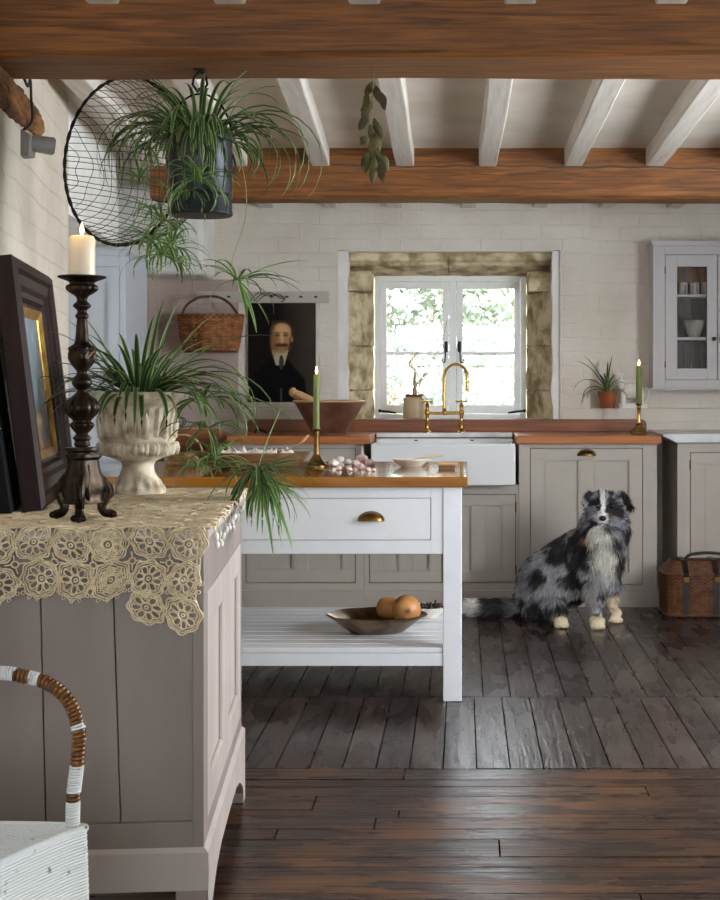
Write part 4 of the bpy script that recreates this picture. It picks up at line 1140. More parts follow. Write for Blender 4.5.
# --- spider plant leaves
leafmats = []
def leaf_material(name, cg, cs, ce):
    m, t, b = base(name, cg, .42)
    a = t.nodes.new('ShaderNodeAttribute'); a.attribute_name = 'Col'
    sp = t.nodes.new('ShaderNodeSeparateColor'); t.links.new(a.outputs['Color'], sp.inputs[0])
    c1 = ramp(t, sp.outputs[0], [(0, cs), (.42, cg)])
    mx = t.nodes.new('ShaderNodeMixRGB'); t.links.new(sp.outputs[1], mx.inputs['Fac']); t.links.new(c1, mx.inputs['Color1']); mx.inputs['Color2'].default_value = ce
    hv = t.nodes.new('ShaderNodeHueSaturation'); mr = t.nodes.new('ShaderNodeMapRange'); mr.inputs['To Min'].default_value = .65; mr.inputs['To Max'].default_value = 1.35
    t.links.new(sp.outputs[2], mr.inputs['Value']); t.links.new(mr.outputs[0], hv.inputs['Value']); t.links.new(mx.outputs[0], hv.inputs['Color'])
    t.links.new(hv.outputs[0], b.inputs['Base Color'])
    # thin leaf lets some light through
    tl = t.nodes.new('ShaderNodeBsdfTranslucent'); t.links.new(hv.outputs[0], tl.inputs['Color'])
    ms = t.nodes.new('ShaderNodeMixShader'); ms.inputs[0].default_value = .25
    t.links.new(b.outputs[0], ms.inputs[1]); t.links.new(tl.outputs[0], ms.inputs[2]); t.links.new(ms.outputs[0], t.nodes['Material Output'].inputs['Surface'])
    return m
M['leaf'] = leaf_material('spider_plant_leaf', c3(60,94,42), c3(176,190,132), c3(150,150,80))
M['leaf2'] = leaf_material('spider_plantlet_leaf', c3(92,138,66), c3(196,208,150), c3(150,150,80))
def leaf(mb, cols, p0, az, el, L, droop, w, rnd, segs=12, pw=1.5, twist=0, eps=0):
    p = Vector(p0); pts = []; 
    for i in range(segs+1):
        t = i/segs; e = el-droop*(t**pw); a = az+twist*t
        d = Vector((math.cos(a)*math.cos(e), math.sin(a)*math.cos(e), math.sin(e)))
        pts.append((p.copy(), d)); p = p+d*(L/segs)
    o = len(mb.v); vs = []; hue = rnd.random(); old = 1.0 if rnd.random() < .06 else 0
    for i, (q, d) in enumerate(pts):
        t = i/segs; ww = w*(min(1, .45+2.2*t))*(1-t**3.2)**.8 + .0004
        sd = d.cross(Vector((0,0,1)))
        if sd.length < 1e-4: sd = Vector((1,0,0))
        sd.normalize(); nn = sd.cross(d).normalized()
        for k, e_ in ((-1, .0), (-.5, .5), (0, 1), (.5, .5), (1, .0)):
            vs.append(q+sd*ww*k+nn*ww*.45*abs(k))
            tip = max(0, (t-.93)/.07) if not old else .7
            cols.append((e_, tip*.8, hue, 1))
    fs = [(i*5+k, i*5+k+1, (i+1)*5+k+1, (i+1)*5+k) for i in range(segs) for k in range(4)]
    mb.add(vs, fs)
    return pts[-1][0]
def tuft(name, c, n, L, w, parent, mat, seed, el=(.3,1.4), droop=(1.2,2.4), az=(0,2*PI), spread=.01):
    r = random.Random(seed); mb = MB(); cols = []
    for i in range(n):
        a = az[0]+(az[1]-az[0])*((i+r.random()*.8)/n)
        p = Vector(c)+Vector((math.cos(a),math.sin(a),0))*spread*r.random()
        leaf(mb, cols, p, a, r.uniform(*el), L*r.uniform(.55,1.1), r.uniform(*droop), w*r.uniform(.7,1.1), r)
    mb.col = cols
    return mb.build(name, mat, parent, angle=180)
def runner(pts, parent, r=.0014):
    return MB().tube(bez(pts, 10), r, 6).build('runner', M['twig2'], parent)
M['twig2'] = mottled('pale_green_runner', c3(150,160,92), c3(186,180,120), 20, .6, bump=.1)

def urn_plant():
    z = Z(396, UD); root = thing('spider_plant', (UX, UD, z), 'large spider plant with long striped leaves growing from the stone urn', 'plant')
    r = random.Random(21); mb = MB(); cols = []
    c = Vector((UX, UD, z-.012))
    for i in range(92):
        a = r.uniform(0, 2*PI); k = r.random()
        el = .25+1.0*k; L = r.uniform(.17,.31)*(1.05-.15*k); dr = r.uniform(.8,2.0)*(1.25-.5*k)
        p = c+Vector((math.cos(a),math.sin(a),0))*r.uniform(.0,.055)
        leaf(mb, cols, p, a, el, L, dr, r.uniform(.0050,.0080), r)
    # leaves the photo singles out: (azimuth, elevation, length, droop)
    for a, el, L, dr in ((PI*.98,.50,.22,.6),(PI*1.02,.30,.21,.7),(PI*.96,.75,.26,.9),(PI*1.04,.15,.20,.5),(0,.85,.40,1.0),(.05,.5,.36,2.1),(-.1,.62,.46,2.3),(0,.22,.44,1.1),(-.05,.7,.36,2.6),(.1,.8,.40,2.7),(-1.3,.4,.22,2.4),(-1.7,.4,.20,2.4),(-1.0,.5,.26,2.6),(-1.5,.6,.25,2.6),(-1.9,.5,.22,2.6),(PI,1.25,.30,.5),(PI*.92,1.05,.30,.45),(1.,1.45,.30,.3),(-.3,1.35,.30,.3),(0,1.1,.32,.5),(-.5,.55,.36,2.5),(-.2,.45,.38,2.3),(-.3,.75,.40,2.9),(-.15,.65,.44,2.8),(-.4,.35,.30,2.4),(.2,.5,.36,2.4),(-.7,.6,.34,2.8),(-.25,.9,.44,3.0)):
        leaf(mb, cols, c+Vector((math.cos(a),math.sin(a),0))*.035, a, el, L, dr, .0082, r)
    mb.col = cols; mb.build('foliage', M['leaf'], root, angle=180)
    # runners over the urn's right edge with plantlets resting at the cabinet's far corner
    pA = P(214,458,3.95); pB = P(258,470,3.86)
    runner([c+Vector((.04,-.02,.03)), P(190,378,4.0), P(206,420,3.95), pA], root); runner([pA, P(238,456,3.9), pB], root)
    tuft('plantlet', pA, 22, .13, .0046, root, M['leaf2'], 5, el=(-.2,1.3), droop=(1.2,2.6))
    tuft('plantlet', pB, 52, .19, .0056, root, M['leaf'], 6, el=(-1.0,.5), droop=(.5,1.6))
    tuft('plantlet', P(262,482,3.84), 30, .15, .0050, root, M['leaf2'], 16, el=(-1.2,.1), droop=(.3,1.0), az=(-1.9,.9))
    r2 = random.Random(9); mb = MB(); cols = []
    for a, el, L, dr in ((.15,1.25,.19,.12),(-.2,.45,.19,.4),(.1,.15,.22,.6),(.3,-.5,.20,.7),(-.6,-.9,.24,.4),(-2.4,-.7,.22,.5),(0,-1.2,.22,.2),(.3,-1.1,.24,.2),(-.9,-1.2,.24,.1)):
        leaf(mb, cols, pB, a, el, L, dr, .0066, r2)
    mb.col = cols; mb.build('plantlet', M['leaf2'], root, angle=180)
    tuft('plantlet', P(203,398,4.0), 18, .21, .0064, root, M['leaf'], 8, el=(-.3,.6), droop=(1.2,2.2))
    tuft('plantlet', P(208,428,3.95), 14, .17, .0056, root, M['leaf'], 18, el=(-.5,.6), droop=(1.0,2.0))
    tuft('plantlet', P(198,468,3.9), 10, .11, .0042, root, M['leaf2'], 12, el=(.1,.8), droop=(1.4,2.4))
urn_plant()

# --- hanging zinc pot with spider plant
PXc, PD = X(200,3.95), 3.95
def hanging():
    r = 32.5/F*PD; zb = Z(216,PD); zt = Z(137,PD)
    root = thing('hanging_pot', (PXc, PD, zb), 'dark zinc bucket hanging from the front beam, holding the trailing spider plant', 'pot')
    b = MB(); b.lathe([(r*.96,0),(r,.004),(r,.008),(r*.975,.014),(r*.985,zt-zb-.014),(r*1.03,zt-zb-.008),(r*1.03,zt-zb),(r*.95,zt-zb),(r*.93,zt-zb-.03),(0,zt-zb-.03)], (PXc,PD,zb), 48)
    for zz in (.05,): b.lathe([(r*.985,zz),(r*1.012,zz+.004),(r*.985,zz+.008)], (PXc,PD,zb), 48)
    b.build('bucket', M['zinc'], root)
    b = MB(); b.lathe([(r*.92,0),(r*.5,.006),(0,.008)], (PXc,PD,zt-.027), 32); b.build('soil', M['soil'], root)
    top = Z(80, 3.95)+.02
    b = MB(); hz = 2.067
    b.tube([(PXc-r,PD,zt-.012)]+[(PXc-r*math.cos(PI*i/12), PD, zt-.012+(hz-.055-zt)*math.sin(PI*i/12)) for i in range(13)]+[(PXc+r,PD,zt-.012)], .0028, 8)
    b.build('bail_handle', M['iron'], root)
    b = MB(); b.box(PXc-.014,PXc+.014,PD-.014,PD+.014,hz-.006,hz+.0005)
    for q in range(2):
        b.tube([(PXc,PD,hz-.004),(PXc+.016*(1 if q else -1),PD,hz-.022),(PXc+.020*(1 if q else -1),PD,hz-.042),(PXc+.006*(1 if q else -1),PD,hz-.062),(PXc-.004*(1 if q else -1),PD,hz-.052)], .0034, 8)
    b.build('hook', M['iron'], root)
    pl = thing('spider_plant', (PXc, PD, zt-.02), 'spider plant with arching leaves in the hanging zinc bucket', 'plant')
    rr = random.Random(33); mb = MB(); cols = []; c = Vector((PXc, PD, zt-.03))
    for i in range(96):
        a = rr.uniform(0, 2*PI); k = rr.random()
        p = c+Vector((math.cos(a),math.sin(a),0))*rr.uniform(.02,.07)
        leaf(mb, cols, p, a, .55+.9*k, rr.uniform(.16,.33), rr.uniform(2.2,3.6), rr.uniform(.0046,.0074), rr, pw=1.0)
    for a, el, L, dr in ((PI,1.1,.36,3.6),(PI*.97,.9,.33,3.4),(PI*1.04,1.2,.40,3.6),(PI*1.02,.7,.30,2.4),(PI*.95,1.0,.38,3.3),(0,1.15,.46,3.7),(.08,1.15,.52,3.7),(-.1,1.0,.40,3.6),(0,.9,.40,3.4),(.05,.8,.34,3.2),(-.2,1.3,.44,3.6),(.0,.75,.28,1.6),(-1.5,1.2,.24,3.6),(-1.9,1.3,.24,3.3),(-1.2,1.3,.28,3.6),(-1.7,1.0,.22,3.2),(PI*.9,1.2,.34,3.4),(-1.6,1.5,.14,.3),(PI*.8,1.35,.24,2.2),(.5,1.35,.24,2.2),(PI*1.1,1.35,.22,2.4)):
        leaf(mb, cols, c+Vector((math.cos(a),math.sin(a),0))*.055, a, el, L, dr, .0072, rr, pw=1.0)
    for i in range(24):
        a = rr.uniform(0, 2*PI); leaf(mb, cols, c+Vector((math.cos(a),math.sin(a),0))*rr.uniform(.02,.06), a, rr.uniform(1.15,1.5), rr.uniform(.20,.31), rr.uniform(1.3,2.6), rr.uniform(.0055,.0075), rr, pw=1.6)
    mb.col = cols; mb.build('foliage', M['leaf'], pl, angle=180)
    # trailing plantlets
    q = P(198,178,3.84); runner([c+Vector((0,-.07,.03)), P(204,150,3.83), q], pl)
    tuft('plantlet', q, 34, .14, .0048, pl, M['leaf2'], 41, el=(-.6,1.0), droop=(1.0,2.4))
    tuft('plantlet', P(190,190,3.84), 12, .10, .004, pl, M['leaf'], 42, el=(-.6,.6), droop=(1.0,2.0))
    runner([c+Vector((-.07,0,.03)), P(150,160,3.9), P(146,200,3.9), P(160,232,3.9)], pl)
    runner([c+Vector((-.05,-.03,.03)), P(172,190,3.88), P(168,232,3.9), P(158,262,3.9)], pl)
    for px, py, n, L, s_ in ((162,222,20,.12,43),(154,240,22,.13,44),(172,246,20,.13,45),(162,256,22,.14,46),(140,178,12,.10,47),(150,150,8,.08,48),(148,208,10,.09,50),(176,262,12,.12,51)):
        tuft('plantlet', P(px,py,3.9), n, L, .0042, pl, M['leaf2'], s_, el=(-.3,1.1), droop=(1.4,2.6))
    e = P(238,280,3.95)
    runner([c+Vector((.08,.0,.02)), P(243,170,3.95), P(246,215,3.95), P(232,262,3.95), e], pl, .0010)
    tuft('plantlet', e, 15, .15, .0050, pl, M['leaf2'], 49, el=(-.4,1.0), droop=(.9,2.1))
    rr = random.Random(2); mb = MB(); cols = []
    for a, el, L, dr in ((0,.45,.20,.5),(.1,.25,.18,.9),(PI,.6,.13,.8),(-1.2,-.6,.16,.6),(-.8,-.9,.17,.4),(.4,-.8,.15,.4),(0,.15,.2,1.1)):
        leaf(mb, cols, e, a, el, L, dr, .0058, rr)
    mb.col = cols; mb.build('plantlet', M['leaf2'], pl, angle=180)
hanging()

# --- round net on a hoop
def net():
    c = Vector((X(122.5,4.36), 4.36, Z(161,4.36))); Rr = 84/F*4.36; th = R(-33)
    u = Vector((math.cos(th), math.sin(th), 0)); w = Vector((0,0,1)); n = Vector((math.sin(th), -math.cos(th), 0)); n = Vector((math.sin(th), -math.cos(th), 0))
    n = Vector((.75, -.30, 0)).normalized()*1.0
    root = thing('hoop_net', tuple(c-w*Rr), 'round black iron hoop with sagging wire net, hung behind the front beam, left', 'net')
    b = MB(); m_ = 120
    for ph in (0, PI):
        b.tube([c+(u*math.cos(2*PI*i/m_)+w*math.sin(2*PI*i/m_))*(Rr+.0025*math.cos(i*1.0+ph)) + n*.0025*math.sin(i*1.0+ph) for i in range(m_)], .0038, 6, closed=True)
    b.build('hoop', M['iron'], root)
    b = MB(); g = .0185
    def bag(a, h):
        rr = math.hypot(a, h)/Rr
        if rr > 1: rr = 1
        k = (1-rr*rr)
        return c+u*a+w*(h-.05*k-.06*k*max(0,-h/Rr+.2)+.006*math.sin(a*30)*k)+n*(.21*k**.7)
    lines = []
    k = -int(Rr/g)
    while k*g < Rr:
        a = k*g; L = math.sqrt(max(0, Rr*Rr-a*a))
        if L > .02:
            m2 = 30; lines.append([(a+.003*math.sin(.4*t+k*2), L*(2*t/m2-1)) for t in range(m2+1)])
            lines.append([(L*(2*t/m2-1), a+.003*math.sin(.5*t+k*1.7)) for t in range(m2+1)])
        k += 1
    for ln in lines:
        pts = []
        for a, h in ln:
            q = math.hypot(a, h)
            if q > Rr*.998: a, h = a*Rr*.998/q, h*Rr*.998/q
            pts.append(bag(a, h))
        b.tube(pts, .00105, 4, caps=False)
    b.build('wire_net', M['iron'], root)
    t = c+w*Rr; MB().tube([t-w*.004, Vector((t.x, t.y, 2.217))], .002, 6).build('hanging_wire', M['iron'], root)
net()

# --- dried sprig on the front beam
def sprig():
    x, y = X(373,3.77), 3.77
    root = thing('dried_sprig', (x, y, Z(185,y)), 'bunch of dried olive-brown leaves hanging from the front beam near the middle', 'sprig')
    s = MB(); s.tube(bez([(x,3.79,Z(70,y)),(x+.002,y-.012,Z(73,y)),(x,y-.008,Z(90,y)),(X(369,y),y,Z(120,y)),(X(371,y),y,Z(150,y)),(X(376,y),y,Z(178,y))],8), .0016, 6)
    s.ball((x,3.782,Z(68,y)), .004, 8, 6); s.build('stem', M['stem'], root)
    r = random.Random(5); mb = MB(); 
    spec = [(372,84,-.2,.06),(369,92,-2.6,.055),(377,90,-.6,.06),(374,80,-2.9,.05),(372,100,-2.8,.06),(368,112,-2.4,.055),(374,118,-.9,.06),(371,124,-1.2,.065),(373,130,-.8,.06),(366,135,-2.6,.03),(372,146,-.4,.06),(370,148,-1.9,.07),(376,150,-.9,.07),(380,152,-.5,.055),(374,156,-1.6,.075),(378,160,-1.1,.065),(368,152,-2.2,.05),(371,140,-1.4,.06)]
    for px, py, a, L in spec:
        p = P(px, py, y+r.uniform(-.02,.012)); d = Vector((math.cos(a)*.55, r.uniform(-.3,.3), -1+.4*math.sin(a)*0)).normalized()
        sd = d.cross(Vector((r.uniform(-.4,.4),1,0))).normalized(); nn = sd.cross(d)
        vs = []; fs = []; sg = 6
        for i in range(sg+1):
            t = i/sg; ww = .011*math.sin(PI*min(1,t*.97+.03))**.8; q = p+d*L*t+nn*.010*math.sin(t*5+px)
            vs += [q-sd*ww+nn*ww*.5, q, q+sd*ww+nn*ww*.5]
        for i in range(sg): fs += [(i*3,i*3+1,i*3+4,i*3+3),(i*3+1,i*3+2,i*3+5,i*3+4)]
        mb.add(vs, fs)
    mb.build('leaves', M['dryleaf'], root, angle=180)
sprig()

# --- spotlight on the pier
def spot():
    y = 4.33; x = wa(y); z = 1.22+(380-144)/F*y
    root = thing('spotlight', (x+.02, y, z-.035), 'small grey spotlight fixed to the left wall under the timber stub', 'lamp')
    b = MB(); b.prism([(x-.005,z-.042),(x+.034,z-.040),(x+.038,z+.020),(x+.018,z+.034),(x-.005,z+.034)], y-.045, y+.02); b.build('bracket', M['greyplastic'], root, smooth=False, bevel=.005)
    b = MB(); d = Vector((.72,.25,-.08)).normalized(); p = Vector((x+.026,y-.01,z+.002)); b.tube([p, p+d*.066, p+d*.07], [.025,.027,.025], 20)
    hd = b.build('lamp_head', M['greyplastic'], root); MB().tube([p+d*.0701, p+d*.072], .022, 20).build('lens', M['black'], hd)
    c = MB(); pts = [(x+.004,y-.03,z+.03),(wa(4.28)+.035,4.28,z+.06),(wa(4.2)+.045,4.2,z+.11),(wa(4.18)+.045,4.18,z+.16),(wa(4.1)+.04,4.1,2.085),(wa(3.9)+.02,3.9,2.10)]
    pts[-2] = (wa(4.14)+.042,4.14,2.06); pts[-1] = (wa(4.11)+.02,4.105,2.13)
    c.tube(bez(pts, 8), .004, 8); c.build('cable', M['cable'], root)
spot()

# --- peg rail, portrait and hanging basket
def wallthings():
    y = WY-.022
    x0, x1 = X(196,y), X(329,y); z0, z1 = Z(302.5,y), Z(291.5,y)
    root = thing('peg_rail', ((x0+x1)/2, y, z0), 'pale grey wooden rail with small black pegs on the brick wall above the portrait', 'rail')
    MB().box(x0, x1, y, WY+.001, z0, z1).build('rail_board', M['peg'], root, smooth=False, bevel=.002)
    for px in (203, 229, 272, 287, 301, 316):
        b = MB(); xx = X(px,y); zz = Z(297,y); b.tube([(xx-.010,y-.001,zz),(xx+.010,y-.001,zz)], .003, 6); b.tube([(xx,y,zz),(xx,y-.022,zz+.002)], .0035, 8); b.ball((xx,y-.024,zz+.002), .0055, 8, 6)
        b.build('peg', M['iron'], root)
    b = MB()
    for s_ in range(3):
        b.tube(bez([P(250+s_*4,301,y-.02), P(258+s_*5,293,y-.035), P(268+s_*3,296-s_,y-.03), P(278+s_,294+s_*2,y-.03), P(285,299,y-.02), P(281,302,y-.012)], 8), .0022, 6)
    tag(b.build('twisted_wire', M['iron']), 'coil of dark twisted wire hooked over the peg rail above the portrait', 'wire')
    # portrait on canvas
    py0 = WY-.020
    X0, X1, Z0, Z1 = X(248,py0), X(315.5,py0), Z(402,py0), Z(303,py0)
    w, h = X1-X0, Z1-Z0
    def ell(s, t, cx, cy, rx, ry, soft=.15):
        d = math.hypot((s-cx)/rx, (t-cy)/ry); return min(1, max(0, (1-d)/soft+.5))
    def fn(s, t):
        bg = np.array([.010,.008,.006])+np.array([.050,.038,.030])*max(0,min(1,(s-.45)/.5))*(1-.35*t)*(.8+.4*float(hashn(np.array(s*5),np.array(t*8),1)))
        c = bg
        def mix(c, col, k): return c*(1-k)+np.array(col)*k
        suit = (.004,.004,.005)
        # shoulders and torso
        sh = min(1, max(0, (t-(.52+.42*abs(s-.49)**1.6*2))/.02)) if .10 < s < .90 else 0
        if s > .5: sh = min(1, max(0, (t-(.53+.16*max(0,s-.55)/.2))/.02)) * (1 if s < .80+.18*(t-.55) else 0)
        c = mix(c, suit, sh)
        # collar and shirt
        if .355 < s < .60 and .47 < t < .64:
            v = abs(s-.475)/.115; k = 1 if (t < .63-.0*v and v < 1-(t-.50)*4.5*.8) else 0
            c = mix(c, (.50,.42,.28), .9*k)
        c = mix(c, (.05,.04,.035), ell(s,t,.495,.60,.035,.075))
        # head
        c = mix(c, (.075,.040,.020), ell(s,t,.50,.285,.165,.105,.2)); c = mix(c, (.30,.14,.06), ell(s,t,.355,.36,.02,.035,.4)); c = mix(c, (.40,.20,.085), ell(s,t,.65,.36,.02,.035,.4)); c = mix(c, (.46,.25,.105), ell(s,t,.50,.305,.135,.105,.18)); c = mix(c, (.42,.22,.09), ell(s,t,.50,.385,.115,.115,.2)); c = mix(c, (.16,.075,.03), ell(s,t,.385,.36,.045,.14,.9)*.8)
        c = mix(c, (.30,.15,.06), ell(s,t,.40,.40,.06,.10,.9)*.7)
        c = mix(c, (.22,.10,.035), ell(s,t,.50,.455,.12,.05,.6)*.6)
        c = mix(c, (.68,.42,.20), ell(s,t,.51,.28,.10,.06,.9)*.8)
        c = mix(c, (.06,.03,.015), ell(s,t,.50,.193,.11,.014,.8)*.7); c = mix(c, (.07,.035,.02), ell(s,t,.655,.31,.016,.05,.8)*.8)
        c = mix(c, (.10,.055,.03), ell(s,t,.34,.33,.02,.07,.8)*.8)
        for ex in (.435, .555):
            c = mix(c, (.10,.045,.02), ell(s,t,ex,.325,.042,.016,.7)*.85); c = mix(c, (.14,.07,.03), ell(s,t,ex,.30,.05,.009,.6)*.7)
        c = mix(c, (.70,.42,.20), ell(s,t,.505,.36,.022,.05,.8)*.7)
        c = mix(c, (.07,.03,.012), ell(s,t,.46,.425,.062,.018,.5)*.95); c = mix(c, (.07,.03,.012), ell(s,t,.54,.425,.062,.018,.5)*.95)
        c = mix(c, (.38,.20,.09), ell(s,t,.50,.485,.06,.02,.6)*.7)
        c = mix(c, (.42,.24,.13), ell(s,t,.66,.90,.05,.045,.4)); c = mix(c, (.36,.20,.11), ell(s,t,.74,.945,.07,.028,.4))
        if .48 < s < .505 and t > .86: c = mix(c, (.2,.12,.08), .5)
        return (*c, 1)
    vs, fs, cols = painted_grid(fn, w, h, 110, 160)
    root = thing('portrait', ((X0+X1)/2, py0, Z0), 'unframed dark portrait of a moustached man in a suit, on the wall beside the window', 'painting')
    b = MB(); b.add([(x+(X0+X1)/2, py0-.0005, z+Z0) for x, _, z in vs], fs); b.col = cols
    b.build('painted_canvas', attrmat('portrait_paint', rough=.8, Specular_IOR_Level=.1), root, smooth=False)
    MB().box(X0, X1, py0, WY-.001, Z0, Z1).build('stretcher', M['black'], root, smooth=False)
wallthings()

# --- woven baskets
def ringpath(a, b_, n, N_, ph=0):
    out = []
    for i in range(N_):
        t = 2*PI*i/N_; ct, st = math.cos(t), math.sin(t)
        out.append((a*math.copysign(abs(ct)**(2/n), ct), b_*math.copysign(abs(st)**(2/n), st)))
    # even arc-length resample
    P_ = np.array(out+[out[0]]); L = np.r_[0, np.cumsum(np.hypot(*np.diff(P_, axis=0).T))]
    s = np.linspace(0, L[-1], N_, endpoint=False)
    return [(float(np.interp(q, L, P_[:,0])), float(np.interp(q, L, P_[:,1]))) for q in s]
def woven(c, prof, stakes, rows, r, n=2.5, amp=None, rim=None):
    """prof(t)->(a,b,z) for t 0..1 up the side; returns MB of weavers and stakes"""
    mb = MB(); c = Vector(c); amp = amp or r*.9; Np = stakes*2
    for k in range(rows):
        t = k/(rows-1); a, b_, z = prof(t); pts = ringpath(a, b_, n, Np)
        path = []
        for i, (x, y) in enumerate(pts):
            d = Vector((x, y, 0)); L = d.length; o = amp*(1 if (i+k) % 2 else -1)*(1 if i % 1 == 0 else 0)
            o = amp*(math.cos(PI*i/1)*(1 if k % 2 else -1))
            path.append(c+d*(1+o/L)+Vector((0,0,z)))
        mb.tube(path, r, 5, closed=True)
    for i in range(0, Np, 2):
        path = []
        for q in range(7):
            t = q/6; a, b_, z = prof(t); x, y = ringpath(a, b_, n, Np)[i]; path.append(c+Vector((x, y, z)))
        mb.tube(path, r*.8, 5)
    return mb
def hanging_basket():
    y = 8.27; xc = X(210.5,y); zb = Z(351.5,y); zt = Z(315.5,y); H = zt-zb
    wt_ = (242-179)/2/F*y; wb_ = (235-186)/2/F*y
    root = thing('wicker_basket', (xc, y, zb), 'brown wicker basket hanging by its arched handle from the peg rail, left of the portrait', 'basket')
    prof = lambda t: ((wb_+(wt_-wb_)*(t**.6)), .055+.025*t, H*t)
    b = woven((xc,y,zb), prof, 26, 15, H/15*.62, 3); b.build('woven_body', M['wicker'], root, angle=180)
    b = MB(); pts = ringpath(wb_, .055, 3, 40); b.slab([(xc+p[0]*.97, y+p[1]*.97) for p in pts], zb-.002, zb+.006); b.build('base', M['wicker_d'], root, smooth=False)
    b = MB()
    for zz, aa, q in ((H, wt_, .005), (H-.012, wt_*.99, .004), (0, wb_, .005)):
        b.tube([Vector((xc+p[0]*aa/wt_*1.02, y+p[1]*1.02, zb+zz)) for p in ringpath(wt_, .08 if zz else .08, 3, 48)], q, 6, closed=True)
    b.build('rim', M['wicker_d'], root)
    b = MB(); ht = Z(297,y); pts = [(xc-wt_*.96, y, zt-.02), (X(186,y), y, Z(306,y)), (X(196,y), y-.004, Z(299,y)), (X(206,y), y, ht+.006), (X(218,y), y+.004, Z(297,y)), (X(230,y), y, Z(304,y)), (xc+wt_*.96, y, zt-.02)]
    pts[3] = (X(204,y), y+.03, ht+.004)
    b.tube(bez(pts, 10), .0075, 8); b.build('handle', M['wicker_d'], root)
hanging_basket()
def hamper():
    x0, x1 = X(661,7.62), X(661,7.62)+.46; yc_ = 7.575; xc = (x0+x1)/2; a = (x1-x0)/2; H = .215; bd = .145
    root = thing('wicker_hamper', (xc, yc_, 0), 'dark brown wicker hamper with leather straps on the floor at the far right', 'hamper')
    prof = lambda t: (a*(.96+.03*t), bd*(.96+.03*t), .008+H*t)
    b = woven((xc,yc_,0), prof, 44, 22, H/22*.62, 9); b.build('woven_body', M['wicker_h'], root, angle=180)
    MB().box(xc-a*.93, xc+a*.93, yc_-bd*.9, yc_+bd*.9, .002, H-.01).build('lining', M['wicker_d'], root, smooth=False)
    z0 = H+.012
    b = MB()
    for k in range(17):
        t = k/16; s_ = 1.02-.0*t
        b.tube([Vector((xc+p[0], yc_+p[1], z0+.006*0+t*.052)) for p in [(q[0]*(1.02-.20*t), q[1]*(1.02-.55*t)) for q in ringpath(a, bd, 9, 60)]], .0042, 5, closed=True)
    for k in range(30):
        xx = xc-a*.8+k*(a*1.6/29); b.tube([(xx, yc_-bd*.47, z0+.054), (xx, yc_+bd*.47, z0+.054)], .0045, 5)
    b.box(xc-a*.8, xc+a*.8, yc_-bd*.5, yc_+bd*.5, z0, z0+.05)
    b.build('lid', M['wicker_d'], root, angle=180)
    b = MB(); 
    for zz, k in ((z0-.004, 1.03), (.012, 1.0)): b.tube([Vector((xc+p[0]*k, yc_+p[1]*k, zz)) for p in ringpath(a, bd, 9, 60)], .0065, 6, closed=True)
    b.build('rim', M['wicker_d'], root)
    for xx in (X(686,7.43), X(716.5,7.43)):
        b = MB(); w_ = .013
        path = [(yc_-bd*1.06,.02),(yc_-bd*1.07,H),(yc_-bd*1.10,z0+.006),(yc_-bd*.55,z0+.062),(yc_+bd*.5,z0+.062)]
        for (ya, za), (yb_, zb_) in zip(path[:-1], path[1:]):
            b.add([(xx-w_,ya,za),(xx+w_,ya,za),(xx+w_,yb_,zb_),(xx-w_,yb_,zb_),(xx-w_,ya,za-.003),(xx+w_,ya,za-.003),(xx+w_,yb_,zb_-.003),(xx-w_,yb_,zb_-.003)], [(0,1,2,3),(7,6,5,4),(0,4,5,1),(1,5,6,2),(2,6,7,3),(3,7,4,0)])
        st_ = b.build('leather_strap', M['leather'], root, smooth=False)
        MB().box(xx-.016, xx+.016, yc_-bd*1.10-.003, yc_-bd*1.08, H-.03, H-.005).build('buckle', M['brass_old'], st_, smooth=False, bevel=.002)
    b = MB(); b.tube(bez([(xc-.12,yc_-.04,z0+.058),(xc-.09,yc_-.04,z0+.085),(xc,yc_-.04,z0+.095),(xc+.09,yc_-.04,z0+.085),(xc+.12,yc_-.04,z0+.058)],6), .008, 8); b.build('handle', M['leather'], root)
hamper()

# --- green tapers in brass holders
def taper_holder(px, d, z0, ytop_holder, ybase, rb, label, square=False, candle_label='', ytopc=373, yfl=.03, rc=.0145):
    x = X(px, d); zt = Z(ytop_holder, d); h = zt-z0
    root = thing('brass_candlestick', (x, d, z0), label, 'candlestick')
    b = MB()
    if square:
        for k_, (w, za, zb_) in enumerate(((rb, 0, .012), (rb*.85, .012, .024), (rb*.6, .024, .036), (rb*.42, .036, .046))): b.box(x-w, x+w, d-w, d+w, z0+za, z0+zb_)
        b.build('base', M['brass_old'], root, smooth=False, bevel=.004); b = MB()
        b.lathe([(.014,.044),(.016,.056),(.011,.062),(.0095,.10),(.0105,h*.82),(.014,h*.86),(.012,h*.92),(.017,h-.008),(.019,h-.003),(.018,h),(.012,h)], (x,d,z0), 20)
    else:
        b.lathe([(rb,0),(rb,.006),(rb*.94,.010),(rb*.7,.022),(rb*.42,.040),(rb*.30,.052)], (x,d,z0), 32); b.build('base', M['brass_old'], root); b = MB()
        b.lathe([(rb*.30,.050),(.012,.060),(.0145,.068),(.0115,.078),(.0115,.11),(.012,h*.8),(.0125,h-.012),(.018,h-.006),(.019,h-.002),(.018,h),(.012,h)], (x,d,z0), 20)
    b.build('stem', M['brass_old'] if not square else M['brass'], root)
    candle('taper_candle', candle_label, (x, d, zt-.004), rc, Z(ytopc,d)-zt, M['waxg'], yfl, .92)
taper_holder(316.5, 6.12, IT+.001, 428.5, 467, .048, 'brass candlestick with round flared foot standing on the island worktop', False, 'lit green taper candle on the island in front of the portrait', 373.5, .034, .0135)
taper_holder(639, 8.06, WT+.001, 403.5, 433, .043, 'small square-footed brass candlestick at the right end of the wooden worktop', True, 'lit green taper candle at the right, beside the wall cabinet', 365.5, .036, .0165)

